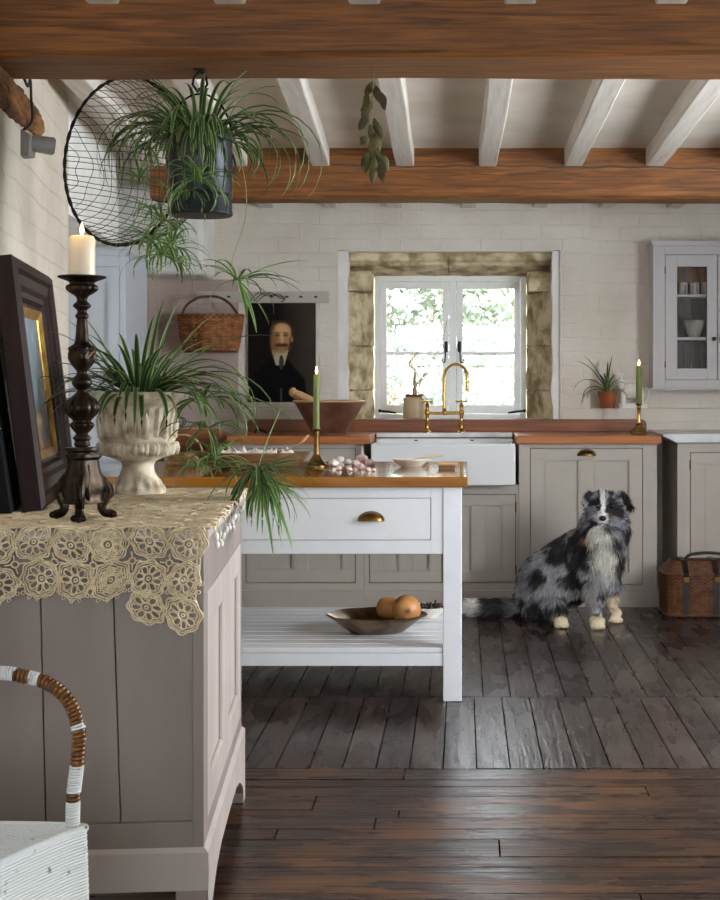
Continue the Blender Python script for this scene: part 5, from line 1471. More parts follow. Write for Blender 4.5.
# --- bowl with pestle behind the island
def big_bowl():
    d = 7.98; x = X(329.5,d); z0 = WT+.001; zt = Z(401,d); r = 36.5/F*d
    root = thing('mixing_bowl', (x, d, z0), 'wide reddish-brown flared bowl on the worktop in front of the portrait', 'bowl')
    h = zt-z0; rb = r*.47
    b = MB(); b.lathe([(rb,0),(rb,.006),(rb*1.05,.01),(r*.93,h-.016),(r,h-.008),(r*1.0,h),(r*.94,h),(rb*1.0,.02),(0,.014)], (x,d,z0), 48); b.build('bowl_body', M['bowlcu'], root)
    b = MB(); b.tube([(x+r*.985*math.cos(2*PI*i/48), d+r*.985*math.sin(2*PI*i/48), z0+h) for i in range(48)], .0045, 6, closed=True); b.build('rim', M['pestle'], root)
    b = MB(); A = P(291.5,390,d-.02); B = P(312,401,d+.0); C_ = B+(B-A)*1.3; d_ = (C_-A).normalized()
    L = (C_-A).length
    b.tube([A-d_*.004, A, A+d_*.014, A+d_*.024, A+d_*.034, A+d_*.06, A+d_*.12, C_], [.006,.0155,.019,.013,.0155,.019,.022,.020], 16)
    tag(b.build('pestle', M['pestle']), 'pale turned wooden pestle leaning in the reddish-brown bowl', 'pestle')
big_bowl()

# --- crock with twigs on the sill
def crock():
    d = 8.575; x = X(414,d); z0 = wb+.007; zt = Z(394.5,d); h = zt-z0; r = 11/F*d
    root = thing('stoneware_crock', (x, d, z0), 'cream stoneware jar with brown neck on the window sill behind the tap', 'jar')
    b = MB(); b.lathe([(r*.93,0),(r,.006),(r,h*.80),(r*.96,h*.86),(r*.84,h*.90)], (x,d,z0), 32); b.build('body', M['crock'], root)
    b = MB(); b.lathe([(r*.84,h*.895),(r*.80,h*.93),(r*.88,h*.95),(r*.90,h),(r*.78,h),(r*.74,h*.9),(0,h*.88)], (x,d,z0), 32); b.build('neck', M['crock_b'], root)
    for i, (pts, rr) in enumerate((([(414,398),(415,372),(410,362),(434,337),(436,340)], 1), ([(415,398),(417,385),(427,372),(430,364),(441,344),(447,320)], 1), ([(413,398),(414,378),(415,368),(409,362)], .9), ([(415,395),(422,378),(429,366),(434,369)], .7))):
        b = MB(); p = bez([P(a, c_, d-.004*j+.01*i-.01) for j, (a, c_) in enumerate(pts)], 6); n = len(p)
        b.tube(p, [.0052*rr*(1-.7*k_/n) for k_ in range(n)], 6)
        tag(b.build('twig', M['twig']), 'bare pale twig standing in the stoneware jar on the window sill', 'twig', 'twigs in the stoneware jar')
crock()

# --- pot plant and figurine on the ledge
def ledge_things():
    d = WY+.060; z0 = 1.055
    x = X(607.5,d); r = 9.6/F*d; h = 17/F*d
    root = thing('terracotta_pot', (x, d, z0), 'small terracotta pot on the brick ledge at the right', 'pot')
    b = MB(); b.lathe([(r*.72,0),(r*.78,.004),(r*.92,h*.72),(r*1.0,h*.74),(r*1.02,h),(r*.9,h),(r*.86,h*.8),(0,h*.8)], (x,d,z0), 28); b.build('pot_body', M['terra'], root)
    MB().lathe([(r*.87,0),(0,.004)], (x,d,z0+h*.84), 20).build('soil', M['soil'], root)
    pl = thing('spider_plant', (x, d, z0+h*.85), 'small spider plant in the terracotta pot on the ledge', 'plant')
    rr = random.Random(3); mb = MB(); cols = []; c = Vector((x-.005, d-.03, z0+h*.9))
    for a, el, L, dr in ((-2.6,1.0,.27,.9),(-2.7,1.15,.24,.6),(-2.5,.35,.22,2.0),(-2.55,.6,.22,2.6),(-2.6,.8,.26,2.2),(-2.6,.5,.16,2.2),(-1.2,1.2,.16,1.6),(-.8,1.1,.15,2.2),(-.3,1.0,.14,2.0),(.0,1.2,.13,1.6),(-1.6,1.5,.17,.6),(-1.9,1.3,.14,1.2),(-.5,.5,.13,2),(-1.3,.6,.12,2.2),(-2.2,1.2,.15,1.2),(-1.0,1.45,.2,.3),(-2.9,.7,.14,2.2)):
        leaf(mb, cols, c, a, el, L*1.15, dr, .0068, rr)
    mb.col = cols; mb.build('foliage', M['leaf'], pl, angle=180)
    # ceramic cow figurine
    x = X(633,d); root = thing('figurine', (x, d, z0), 'white glazed ceramic animal figurine on the ledge behind the right-hand green candle', 'figurine')
    k = d/F
    b = MB()
    b.slab([(x+p[0]*15*k, d+p[1]*.030) for p in ringpath(1,1,3,28)], z0, z0+5*k)
    q = lambda px, py, dy=0: Vector((X(px,d), d+dy, Z(py,d)))
    b.tube([q(623,389), q(628,391), q(636,391), q(643,390)], [7*k,8*k,7.5*k,6.5*k], 14)
    b.tube([q(624,388), q(621,383), q(619,380)], [5.5*k,4.2*k,4.4*k], 12); b.tube([q(620,380), q(616,382.5), q(613.5,384)], [4.2*k,3*k,2.4*k], 12)
    for px, dy in ((623,-.018),(624,.018),(641,-.018),(642,.018)): b.tube([q(px,392,dy), q(px,400,dy), q(px,405,dy)], [3.2*k,2.2*k,2.4*k], 10)
    b.tube(bez([q(644,387), q(649,390), q(648,398), q(643,404)],5), 1.4*k, 8)
    for dy in (-.012,.012): b.tube([q(620,378,dy), q(622,373,dy*1.8)], [2*k,.8*k], 8)
    b.build('animal_body', M['cream'], root, angle=80)
ledge_things()

# --- on the island
def dough_bowl():
    d = 5.98; x = X(252,d); z0 = IT+.001; k = d/F; rx = 58*k; h = 16*k
    root = thing('wooden_bowl', (x, d, z0), 'long shallow rustic wooden bowl of garlic at the island\'s left', 'bowl')
    b = MB(); b.lathe([(rx*.62,0),(rx*.70,.004),(rx*.9,h*.55),(rx,h),(rx*.97,h+.003),(rx*.93,h-.002),(rx*.82,h*.55),(rx*.5,h*.28),(0,h*.25)], (x,d,z0), 56, sy=.44, fn=lambda a, r, z, i: r*(1+.012*math.sin(a*3+1)))
    b.build('bowl_body', M['bowlwood'], root)
    rr = random.Random(4); first = None
    spots = [(228,-.02),(238,-.04),(250,-.02),(262,-.045),(272,-.02),(284,-.03),(243,.05),(267,.045),(290,.03),(222,.03)]
    for i, (px, dy) in enumerate(spots):
        xx = X(px,d+dy); r_ = rr.uniform(.020,.025)
        if first is None:
            first = thing('garlic_bulb', (xx, d+dy, z0+h*.72), 'white garlic bulb lying in the long wooden bowl on the island', 'garlic', 'garlic bulbs in the wooden bowl')
            g = MB(); g.lathe([(0,0),(r_*.5,.001),(r_*.9,r_*.3),(r_,r_*.7),(r_*.8,r_*1.15),(r_*.35,r_*1.5),(r_*.16,r_*1.9),(r_*.2,r_*2.1),(0,r_*2.12)], first.location, 28, fn=lambda a, r, z, i: r*(1+.06*abs(math.cos(a*4)))); g.build('bulb', M['garlic'], first)
            first.rotation_euler = (.3,.2,0)
        else:
            c_ = copy_tree(first, (xx, d+dy, z0+h*.72)); c_.rotation_euler = (rr.uniform(-.6,.6), rr.uniform(-.6,.6), rr.uniform(0,3)); s_ = rr.uniform(.85,1.1); c_.scale = (s_,)*3
    b = MB(); b.tube(bez([P(272,459,d-.03), P(288,450,d-.02), P(302,442,d-.02), P(307.5,436,d-.02)],6), [.0026]*12+[.0022]*7, 6)
    for t in range(5): b.ball(P(303+t*1.2, 441.5-t*1.5, d-.02), (.006,.004,.005), 8, 6)
    tag(b.build('dried_stalk', M['twig']), 'thin dried stalk sticking up from the right of the long wooden bowl', 'stalk')
    # small handled basket
    db = 6.25; xb = X(183,db); kb = db/F
    root = thing('small_basket', (xb, db, z0), 'small shallow pale woven basket with an arched handle, on the island behind the urn', 'basket')
    pr = lambda t: (19*kb*(.85+.15*t), .055*(.85+.15*t), .004+.045*t)
    woven((xb,db,z0), pr, 22, 8, .0036, 2.2).build('woven_body', M['wicker_p'], root, angle=180)
    MB().slab([(xb+p[0], db+p[1]) for p in ringpath(16*kb,.046,2.2,24)], z0, z0+.006).build('base', M['wicker_p'], root, smooth=False)
    MB().tube([(xb+19.5*kb*math.cos(PI*i/16)*(-1), db, z0+.045+.085*math.sin(PI*i/16)) for i in range(17)], .0045, 8).build('handle', M['wicker_p'], root)
dough_bowl()
def loose_garlic():
    rr = random.Random(12); z0 = IT+.001; proto = None
    spots = [(334,466,1.0),(341,462,.9),(339,470,.6),(348,464,.8),(350,471,.45),(355,466,.95),(362,462,1.25),(361,469,.8),(371,465,.9),(374,471,.4),(368,471,.5)]
    names = ['leftmost', 'second from the left', '', '', '', '', 'tallest purple', '', 'rightmost', '', '']
    for i, (px, py, s_) in enumerate(spots):
        d = (EYE-z0)*F/(py-VY); 
        root = thing('garlic_piece', (X(px,d), d, z0), 'loose garlic head or clove scattered on the island worktop between candlestick and plate', 'garlic', 'garlic scattered on the island')
        if i == 6: root['label'] = 'tallest loose garlic head, purple with an upright stalk, on the island worktop'; del root['group']
        g = MB(); r_ = .019*s_
        g.lathe([(0,0),(r_*.8,.0005),(r_*1.05,r_*.45),(r_*1.0,r_*.9),(r_*.6,r_*1.3),(r_*.25,r_*1.45),(r_*.16,r_*(2.9 if i == 6 else 1.6)),(0,r_*(3.0 if i == 6 else 1.65))], root.location, 28, fn=lambda a, r, z, i_: r*(1+.16*abs(math.cos(a*2.5+i))+.06*math.sin(a*3+i*2)))
        g.build('bulb', M['garlicp'] if i in (5,6,8,7) else M['garlic'], root)
        root.rotation_euler = (0 if i == 6 else rr.uniform(-.35,.35), 0 if i == 6 else rr.uniform(-.35,.35), rr.uniform(0, 3))
loose_garlic()
def island_plate():
    z0 = IT+.001; d = 6.15; x = X(411,d); r = 18.5/F*d
    root = thing('plate', (x, d, z0), 'small pale plate on the island worktop near its right end', 'plate')
    b = MB(); b.lathe([(r*.55,0),(r*.6,.004),(r*.85,.018),(r,.030),(r*.98,.033),(r*.82,.022),(r*.55,.010),(0,.009)], (x,d,z0), 40); b.build('plate_body', M['cream'], root)
    b = MB(); a = P(420,460,d)+Vector((0,0,.012)); a = Vector((X(423,d), d-.01, z0+.038)); b.tube([a, a+Vector((.05,.01,.003)), a+Vector((.085,.02,.008))], [.006,.005,.004], 8); b.tube([a, a-Vector((.05,.01,.010))], [.0015,.003], 6)
    tag(b.build('knife', M['bone']), 'bone-handled knife resting on the small plate on the island', 'knife')
    d = 6.0; x = X(447,d); b = MB(); 
    root = thing('brush', (x, d, z0), 'small wooden-backed brush lying on the island worktop at its right end', 'brush')
    b.box(X(437,d), X(458,d), d-.016, d+.016, z0+.014, z0+.026); b.build('back', M['pestle'], root, smooth=False, bevel=.004)
    b = MB(); b.box(X(438.5,d), X(455,d), d-.012, d+.012, z0, z0+.014); b.build('bristles', M['bowlwood'], root, smooth=False, bevel=.002)
island_plate()
def shelf_things():
    z0 = IS+.001; d = 5.85; x = X(376.5,d); k = d/F; rx = 50*k
    d = 5.86
    root = thing('pewter_dish', (x, d, z0), 'tarnished shallow oval metal dish on the slatted lower shelf of the island', 'dish')
    h = 17*k
    b = MB(); b.lathe([(rx*.5,0),(rx*.56,.003),(rx*.86,h*.72),(rx,h*.97),(rx*1.005,h),(rx*.985,h+.004),(rx*.84,h*.82),(rx*.5,h*.25),(0,h*.22)], (x,d,z0), 64, sy=.82, fn=lambda a, r, z, i: r*(1+(.02*math.cos(a*8) if i > 2 and i < 7 else 0)))
    b.build('dish_body', M['pewter'], root)
    for px, py, dd, r_, L, lab, az in ((406.5,609.5,5.84,14.5,.04,'round-ended orange squash facing the camera, right one in the metal dish',-1.2),(387.5,608,5.93,11.5,.05,'smaller orange squash behind, left one in the metal dish',2.9)):
        c = P(px,py,dd); r_ = r_*k
        root2 = thing('squash', (c.x, c.y, c.z-r_), lab, 'squash'); dv = Vector((math.cos(az)*.4 if az < 0 else -1, -1 if az < 0 else .1, .05)).normalized()
        b = MB(); pts = [c+dv*t for t in (r_*.98, r_*.9, r_*.7, r_*.3, -.1*r_, -.6*r_, -1.1*r_, -1.6*r_, -2.0*r_, -2.15*r_)]
        b.tube(pts, [r_*v for v in (.10,.45,.75,.97,1.0,.9,.72,.62,.5,.2)], 24); b.build('squash_body', M['squash'], root2, angle=80)
        b = MB(); b.tube([c+dv*r_*.96, c+dv*r_*1.02], [r_*.16, r_*.10], 10)
        for q in range(8): a_ = q*PI/4; t1 = dv.orthogonal().normalized(); t2 = dv.cross(t1); b.tube([c+dv*r_*.985, c+dv*r_*.93+(t1*math.cos(a_)+t2*math.sin(a_))*r_*.3], [r_*.05, r_*.02], 5)
        b.build('blossom_scar', M['stem'], root2)
    d = 6.22; x = X(428,d); r = 21/F*d
    root = thing('small_dish', (x, d, z0), 'small white patterned dish of dark dried berries on the island shelf, behind the squashes', 'dish')
    b = MB(); b.lathe([(r*.5,0),(r*.55,.004),(r*.9,.035),(r,.045),(r*.97,.047),(r*.85,.034),(0,.022)], (x,d,z0), 36); b.build('dish_body', M['cream'], root)
    rr = random.Random(1); b = MB()
    for i in range(60):
        a, q = rr.uniform(0,2*PI), rr.random()**.5*r*.75; b.ball((x+q*math.cos(a), d+q*math.sin(a), z0+.036+rr.uniform(0,.012)), rr.uniform(.006,.009), 8, 6)
    b.tube([(x+.03,d-.02,z0+.04),(x+.032,d-.02,z0+.075)], .004, 6)
    tag(b.build('dried_berries', M['berry']), 'heap of dark dried berries filling the small white dish on the island shelf', 'berries', kind='stuff')
shelf_things()
b = MB()
for i in range(3):
    b.tube(bez([P(255+i*3,433-i,8.10), P(258+i*2,429+i,8.10), P(263+i,431,8.10), P(268-i,434-i*.5,8.10)], 5), .004, 6)
tag(b.build('iron_trivet', M['iron']), 'small black wrought iron piece on the worktop below the portrait', 'ironwork')
d_ = 8.0
b = MB(); zr = Z(453, 7.8)+.002
for k_, (a, c_) in enumerate((((172,422),(182,418)),((178,426),(188,420)))): 
    b.tube(bez([P(174,444,d_), P(172+4*k_,424,d_), P(178+2*k_,417,d_), P(184+2*k_,421,d_), P(180+2*k_,427,d_), P(175+5*k_,424,d_)], 8), .0022, 6)
b.tube([P(174,444,d_), (X(174,d_), d_, zr)], .0025, 6)
b.tube([(X(174,d_)+.03*math.cos(i*PI/6), d_+.03*math.sin(i*PI/6), zr+.002) for i in range(12)], .0025, 6, closed=True)
tag(b.build('wire_ornament', M['iron']), 'thin curled black wire ornament in front of the brick alcove, right of the urn', 'ornament')

# ============================================================ WICKER CHAIR, bottom left
def chair():
    zs = .512
    root = thing('wicker_chair', (-.85, 2.1, 0), 'white painted wicker chair with a cane-wrapped arm, cut off at the bottom left', 'chair')
    # seat outline (corner points to the right and away)
    key = [(-.600,2.305),(-.640,2.318),(-.78,2.325),(-.98,2.33),(-1.06,2.28),(-1.10,2.1),(-1.08,1.86),(-1.0,1.76),(-.86,1.75),(-.78,1.80),(-.735,1.95),(-.686,2.12),(-.625,2.26)]
    n = len(key); out = []
    for i in range(n):
        a, b_, c, d = [Vector((*key[(i+j) % n], 0)) for j in (-1,0,1,2)]
        for k in range(8):
            t = k/8; out.append(.5*((2*b_)+(c-a)*t+(2*a-5*b_+4*c-d)*t*t+(3*b_-a-3*c+d)*t**3))
    ctr = Vector((-.86,2.05,0))
    b = MB()
    # seat of tight strands across
    b.slab([(p.x, p.y) for p in out][::-1], zs-.016, zs-.006)
    k = 0; y = 1.76
    while y < 2.33:
        xs = []
        for i in range(len(out)):
            p, q = out[i], out[(i+1) % len(out)]
            if (p.y-y)*(q.y-y) < 0: xs.append(p.x+(q.x-p.x)*(y-p.y)/(q.y-p.y))
        if len(xs) >= 2:
            xa, xb = min(xs)+.004, max(xs)-.004
            m = max(2, int((xb-xa)/.012)); b.tube([(xa+(xb-xa)*i/m, y, zs-.004+.0012*(1 if (i+k) % 2 else -1)) for i in range(m+1)], .0026, 5)
        y += .0052; k += 1
    b.build('seat', M['wicker_w'], root, angle=180)
    b = MB(); m = len(out)
    for r_ in range(78):
        z = zs-.011-r_*.0049; fl = 1+.035*(r_/78)**1.0
        b.tube([ctr+(p-ctr)*(fl+ (.004 if (i+r_) % 2 else -.004)/max(.1,(p-ctr).length)*.2)+Vector((0,0,z)) for i, p in enumerate(out)], .0025, 5, closed=True)
    b.build('woven_skirt', M['wicker_w'], root, angle=180)
    b = MB(); b.tube([p*1.0+Vector((0,0,zs-.004)) for p in out], .0055, 6, closed=True); b.build('seat_rim', M['wicker_w'], root)
    for x, y in ((-.72,2.24),(-1.0,2.26),(-.80,1.86),(-1.02,1.86)):
        MB().tube([(x,y,0),(x,y,.16)], .016, 10).build('leg', M['wicker_w'], root)
    # arm
    pts = [P(72.5,826,2.28), P(73.5,795,2.28), P(77,765,2.28), P(79,735,2.285), P(74,712,2.29), P(63,694,2.29), P(45,682,2.30), P(22,676,2.30), P(0,673,2.30), Vector((-.84,2.30,.752)), Vector((-.98,2.30,.735)), Vector((-1.05,2.28,.66)), Vector((-1.07,2.26,.51))]
    path = bez(pts, 14)
    b = MB(); b.tube(path, .0088, 10); arm = b.build('arm', M['cane'], root)
    # wrapping
    L = [0]
    for a, c in zip(path[:-1], path[1:]): L.append(L[-1]+(c-a).length)
    tot = L[-1]; rr = random.Random(6)
    def at(s):
        for i in range(len(L)-1):
            if L[i+1] >= s: f = (s-L[i])/max(1e-9, L[i+1]-L[i]); return path[i].lerp(path[i+1], f), (path[i+1]-path[i]).normalized()
        return path[-1], (path[-1]-path[-2]).normalized()
    runs = [(0,.038,1),(.038,.052,0),(.052,.096,1),(.096,.150,0),(.150,.158,1),(.158,.262,0)]
    s = .262
    while s < tot:
        e = min(tot, s+rr.choice([.012,.02,.03,.045])*(1.3 if len(runs) % 2 == 0 else .5)); runs.append((s, e, 1 if len(runs) % 2 == 0 else 0)); s = e
    for (sa, sb, white) in runs:
        # one continuous winding round the arm
        pitch = .0042 if white else .0068; n = max(12, int((sb-sa)/pitch*12)); pp = []
        u = None
        for i in range(n+1):
            p, t = at(sa+(sb-sa)*i/n)
            if u is None: u = t.orthogonal()
            u = (u-t*u.dot(t)).normalized(); v = t.cross(u); a = 2*PI*i/12
            pp.append(p+(u*math.cos(a)+v*math.sin(a))*(.0096 if white else .0078))
        MB().tube(pp, pitch*(.52 if white else .6), 5).build('white_binding' if white else 'cane_binding', M['wicker_w'] if white else M['cane'], arm, angle=180)
chair()
# ============================================================ THE DOG
def dog():
    K = 7.3/F
    def q(px, py, d): return P(px, py, d)
    root = thing('dog', (X(560,7.35), 7.35, 0), 'shaggy grey merle sheepdog with white chest sitting on the floorboards before the cabinets', 'dog')
    mb = MB()
    def chainb(pts):
        # pts: (px,py,d,rpx)
        for (a, c) in zip(pts[:-1], pts[1:]):
            A, B = q(*a[:3]), q(*c[:3]); n = max(2, int((B-A).length/.012))
            for i in range(n+1):
                t = i/n; mb.ball(A.lerp(B, t), (a[3]+(c[3]-a[3])*t)*K, 14, 10)
    chainb([(538,593,7.44,21),(545,578,7.43,25),(565,565,7.40,25),(582,553,7.37,23.5),(596,545,7.32,20),(601,562,7.30,19)])
    chainb([(594,552,7.33,24),(600,534,7.30,22),(604,516,7.28,17)]); chainb([(606,556,7.22,15),(604,540,7.20,15)]); chainb([(566,584,7.34,22),(586,582,7.30,18)]); mb.ball(q(617,530,7.30), (.055,.06,.09), 16, 12)
    mb.ball(q(548,592,7.32), (.115,.075,.125), 20, 14); mb.ball(q(540,604,7.36), (.10,.10,.07), 18, 12)
    # front legs
    chainb([(590,570,7.22,12),(593,590,7.19,9.5),(595,606,7.17,7),(596,617,7.16,6)]); mb.ball(q(597,622,7.12)+Vector((0,0,.004)), (.042,.058,.025), 16, 10)
    chainb([(606,570,7.33,11),(609,588,7.33,8.5),(611,602,7.34,6.5),(613,610,7.34,5.6)]); mb.ball(q(615,614,7.30)+Vector((0,0,.006)), (.036,.052,.027), 16, 10)
    # hind paw
    chainb([(552,606,7.24,10),(560,614,7.20,7)]); mb.ball(Vector((X(561,7.17), 7.17, .027)), (.036,.055,.026), 16, 10)
    for cx, cy in ((q(597,622,7.12).x, 7.068), (q(615,614,7.30).x, 7.250), (X(561,7.17), 7.116)):
        for t in (-1.5,-.5,.5,1.5): mb.ball((cx+t*.018, cy+abs(t)*.007, .016), (.0105,.018,.0155), 12, 8)
    # tail
    chainb([(530,604,7.46,9),(515,608,7.46,8),(495,609,7.46,8.5),(478,608,7.46,7.5),(469,607,7.46,5)])
    # head: skull, cheeks, muzzle
    hc = q(604.5,504.5,7.24)
    mb.ball(hc, (.088,.088,.074), 20, 14); mb.ball(hc+Vector((-.002,-.015,-.034)), (.086,.066,.055), 18, 12)
    A = hc+Vector((-.010,-.055,-.018)); B = q(600,517,7.24)+Vector((0,-.125,0)); B.x = A.x-.014
    for i in range(9):
        t = i/8; p = A.lerp(B, t); mb.ball(p, (.046-.015*t, .04, .037-.010*t), 14, 10)
    mb.ball(A.lerp(B,.6)+Vector((0,.006,-.022)), (.024,.045,.014), 12, 8)
    nose = B+Vector((0,-.036,.008))
    # brow ridges
    for s in (-1,1): mb.ball(hc+Vector((s*.030-.004,-.068,.018)), (.020,.016,.013), 10, 8)
    # ears, folded over
    def ear(base_, tip, w, th):
        d = tip-base_
        for i in range(9):
            t = i/8; ww = w*(math.sin(PI*min(1,.25+.72*t))**.7)
            mb.ball(base_+d*t+Vector((0,0,.010*math.sin(PI*t))), (max(.010, ww*.8), .013, max(.012, ww)), 12, 8)
    ear(q(592,495.5,7.25), q(585,506,7.19), .021, 0)
    ear(q(618,496,7.26), q(631,507.5,7.19), .025, 0)
    me = bpy.data.meshes.new('tmp'); me.from_pydata(mb.v, [], mb.f); o = bpy.data.objects.new('tmp', me); COL.objects.link(o)
    r = o.modifiers.new('r', 'REMESH'); r.mode = 'VOXEL'; r.voxel_size = .006
    s = o.modifiers.new('s', 'SMOOTH'); s.factor = .5; s.iterations = 5
    dg = bpy.context.evaluated_depsgraph_get(); ev = o.evaluated_get(dg); em = ev.to_mesh()
    nv = len(em.vertices); V = np.empty(nv*3); em.vertices.foreach_get('co', V); V = V.reshape(-1,3)
    em.calc_loop_triangles(); T = np.empty(len(em.loop_triangles)*3, dtype=np.int32); em.loop_triangles.foreach_get('vertices', T); T = T.reshape(-1,3)
    NN = np.empty(nv*3); em.vertices.foreach_get('normal', NN); NN = NN.reshape(-1,3)
    F4 = [tuple(p.vertices) for p in em.polygons]
    ev.to_mesh_clear(); bpy.data.objects.remove(o)
    V[:,2] = np.maximum(V[:,2], .002)
    def vnoise(p, f, sd=0):
        x = p*f+sd*17.3; i0 = np.floor(x); fr = x-i0; fr = fr*fr*(3-2*fr); out = 0
        for dx in (0,1):
            for dy in (0,1):
                for dz in (0,1):
                    h = (np.sin((i0[:,0]+dx)*127.1+(i0[:,1]+dy)*311.7+(i0[:,2]+dz)*74.7+sd)*43758.5453) % 1.0
                    w = (fr[:,0] if dx else 1-fr[:,0])*(fr[:,1] if dy else 1-fr[:,1])*(fr[:,2] if dz else 1-fr[:,2])
                    out = out+h*w
        return out
    def sm(a, b_, x): t = np.clip((x-a)/(b_-a), 0, 1); return t*t*(3-2*t)
    lin = lambda r_, g, b_: np.array(c3(r_, g, b_)[:3])
    def colour(p):
        px = p[:,0]/p[:,1]*F+VX; py = VY-(p[:,2]-EYE)/p[:,1]*F
        n1 = vnoise(p, 17, 1); n2 = vnoise(p, 40, 2); n3 = vnoise(p, 110, 3)
        m = .50*n1+.35*n2+.15*n3
        dark = sm(.46, .56, m)[:,None]
        grey = lin(168,166,170)*(.45+.85*n3[:,None]); col = grey*(1-dark)+lin(30,29,32)*dark
        def put(c, w): nonlocal col; w = w[:,None]; col = col*(1-w)+np.array(c)*w
        def blob(cx, cy, rx, ry, soft=.35, wob=.35):
            d = np.hypot((px-cx)/rx, (py-cy)/ry)+wob*(n2-.5)*2.0+.5*(n3-.5); return 1-sm(1-soft, 1+soft*.3, d)
        # black marks on the back, flank and rump
        for b_ in ((560,546,9,11),(578,556,7,12),(586,562,8,9),(572,566,6,7),(545,606,20,13),(537,580,8,9),(556,560,8,5),(588,545,8,8)): put(lin(24,23,26), blob(*b_)*.93)
        put(lin(170,168,170), blob(553,590,14,16)*.75)
        put(lin(168,160,152), blob(592,592,8,22)*.55)
        # white bib
        put(lin(244,236,222), blob(604,556,13,24,.4,.3)); put(lin(244,236,222), blob(598,533,9,9,.4)); 
        put(lin(180,130,84), blob(586,538,5,4,.4)*.9)
        # head: dark with grey, white blaze and muzzle
        hm = (py < 528) & (px > 584)
        hw = np.where(hm, 1., 0.)*sm(-.02, .02, p[:,1]*0+1)
        hcol = lin(40,38,42)*(1-sm(.42,.58,n2))[:,None] + lin(150,148,156)*sm(.42,.58,n2)[:,None]
        col = np.where((hm & (py < 526))[:,None], hcol, col)
        put(lin(22,21,24), blob(612,506,9,11,.4)); put(lin(22,21,24), blob(596,503,5,5,.4)); put(lin(24,22,25), blob(628,500,9,11,.3)); put(lin(26,24,28), blob(589,497,5,9,.3))
        put(lin(66,52,60), blob(612,506,3.5,4,.4)*.6)
        put(lin(235,232,230), blob(603,499,2.8,17,.4,.3)); put(lin(226,222,226), blob(600,519,8.5,8.0,.25,.1)*(p[:,1] < 7.20)); put(lin(220,216,220), blob(607,489,9,2.6,.4)*.8)
        put(lin(120,90,66), blob(609,516,3.5,3,.4)*.5*(p[:,1] < 7.2))
        # paws and tail tip
        zf = p[:,2]; white = (1-sm(.05,.075,zf+.02*(n2-.5)))*sm(7.30,7.24,p[:,1])*(px > 552); put(lin(224,206,176), np.clip(white,0,1))
        leg2 = (1-sm(.135,.165,zf+.03*(n2-.5)))*(px > 603)*(px < 626); put(lin(228,208,180), leg2)
        put(lin(236,230,220), 1-sm(476,484,px+6*(n2-.5))); put(lin(34,32,34), sm(480,486,px)*(1-sm(502,512,px))*.85*(py > 596)); put(lin(150,148,148), sm(506,510,px)*(1-sm(514,520,px))*.7*(py > 600))
        return np.clip(col, 0, 1)
    bc = colour(V)
    body = MB(); body.v = [tuple(x) for x in V]; body.f = F4; body.mi = [0]*len(F4); body.col = np.c_[bc, np.ones(nv)].tolist()
    bo = body.build('body', attrmat('dog_skin', rough=.8), root, angle=180)
    # fur
    rs = np.random.RandomState(5)
    a, b_, c = V[T[:,0]], V[T[:,1]], V[T[:,2]]; ar = np.linalg.norm(np.cross(b_-a, c-a), axis=1)
    N_ = 62000; pick = rs.choice(len(T), N_, p=ar/ar.sum()); u = rs.rand(N_); v = rs.rand(N_); k = u+v > 1; u[k] = 1-u[k]; v[k] = 1-v[k]
    pt = a[pick]+(b_-a)[pick]*u[:,None]+(c-a)[pick]*v[:,None]
    nr = NN[T[pick,0]]
    px = pt[:,0]/pt[:,1]*F+VX; py = VY-(pt[:,2]-EYE)/pt[:,1]*F
    flow = np.tile(np.array([-.45,.05,-1.]), (N_,1))
    hd = (np.linalg.norm(pt-np.array(hc), axis=1) < .125) & (py < 528)
    away = pt-np.array(nose); away /= np.linalg.norm(away,axis=1)[:,None]
    flow[hd] = away[hd]
    tl = px < 522; flow[tl] = np.array([-1,0,-.12])
    ch = (px > 590) & (py > 522) & (py < 585); flow[ch] = np.array([.05,-.1,-1.])
    ru = (px < 560) & (py > 570) & ~tl; flow[ru] = np.array([-.25,-.1,-1.])
    L = np.full(N_, .042)
    L[ch] = .072; L[tl] = .056; L[ru] = .055
    L[hd] = .020; earm = hd & ((px > 618) | (px < 593)); L[earm] = .034; neck = (py > 508) & (py < 545) & (pt[:,1] > 7.22) & (px > 585); L[neck] = .058
    muz = (np.linalg.norm(pt-np.array(nose), axis=1) < .085); L[muz] = .006
    low = (pt[:,2] < .12) & (px > 584); L[low] = .014; L[(pt[:,2] < .055) & ~tl] = .010
    L *= rs.uniform(.55,1.15,N_)
    tan = flow-nr*np.sum(flow*nr,axis=1)[:,None]; tan /= np.linalg.norm(tan,axis=1)[:,None]+1e-6
    jit = rs.normal(size=(N_,3))*.16
    clump = np.stack([vnoise(pt,42,11), vnoise(pt,42,12), vnoise(pt,42,13)],1)-.5
    d1 = tan*.86+nr*.50+jit+clump*.5; d1 /= np.linalg.norm(d1,axis=1)[:,None]
    d2 = tan*1.0+nr*.10+np.array([0,0,-.25])+jit+clump*.8; d2 /= np.linalg.norm(d2,axis=1)[:,None]
    sd = np.cross(d1, nr+rs.normal(size=(N_,3))*.6); sd /= np.linalg.norm(sd,axis=1)[:,None]
    w = np.where(muz|low, .0009, .0014)[:,None]
    p0 = pt-nr*.002; p1 = p0+d1*(L*.45)[:,None]; p2 = p1+d2*(L*.55)[:,None]
    for arr in (p1, p2): arr[:,2] = np.maximum(arr[:,2], .003)
    vs = np.stack([p0-sd*w, p0+sd*w, p1-sd*w*.9, p1+sd*w*.9, p2], 1).reshape(-1,3)
    fc = colour(pt)*rs.uniform(.6,1.45,N_)[:,None]; fc = np.repeat(fc, 5, axis=0)
    m = bpy.data.meshes.new('fur'); 
    idx = np.arange(N_)*5; fs = np.concatenate([np.stack([idx,idx+1,idx+3,idx+2],1).ravel()]); 
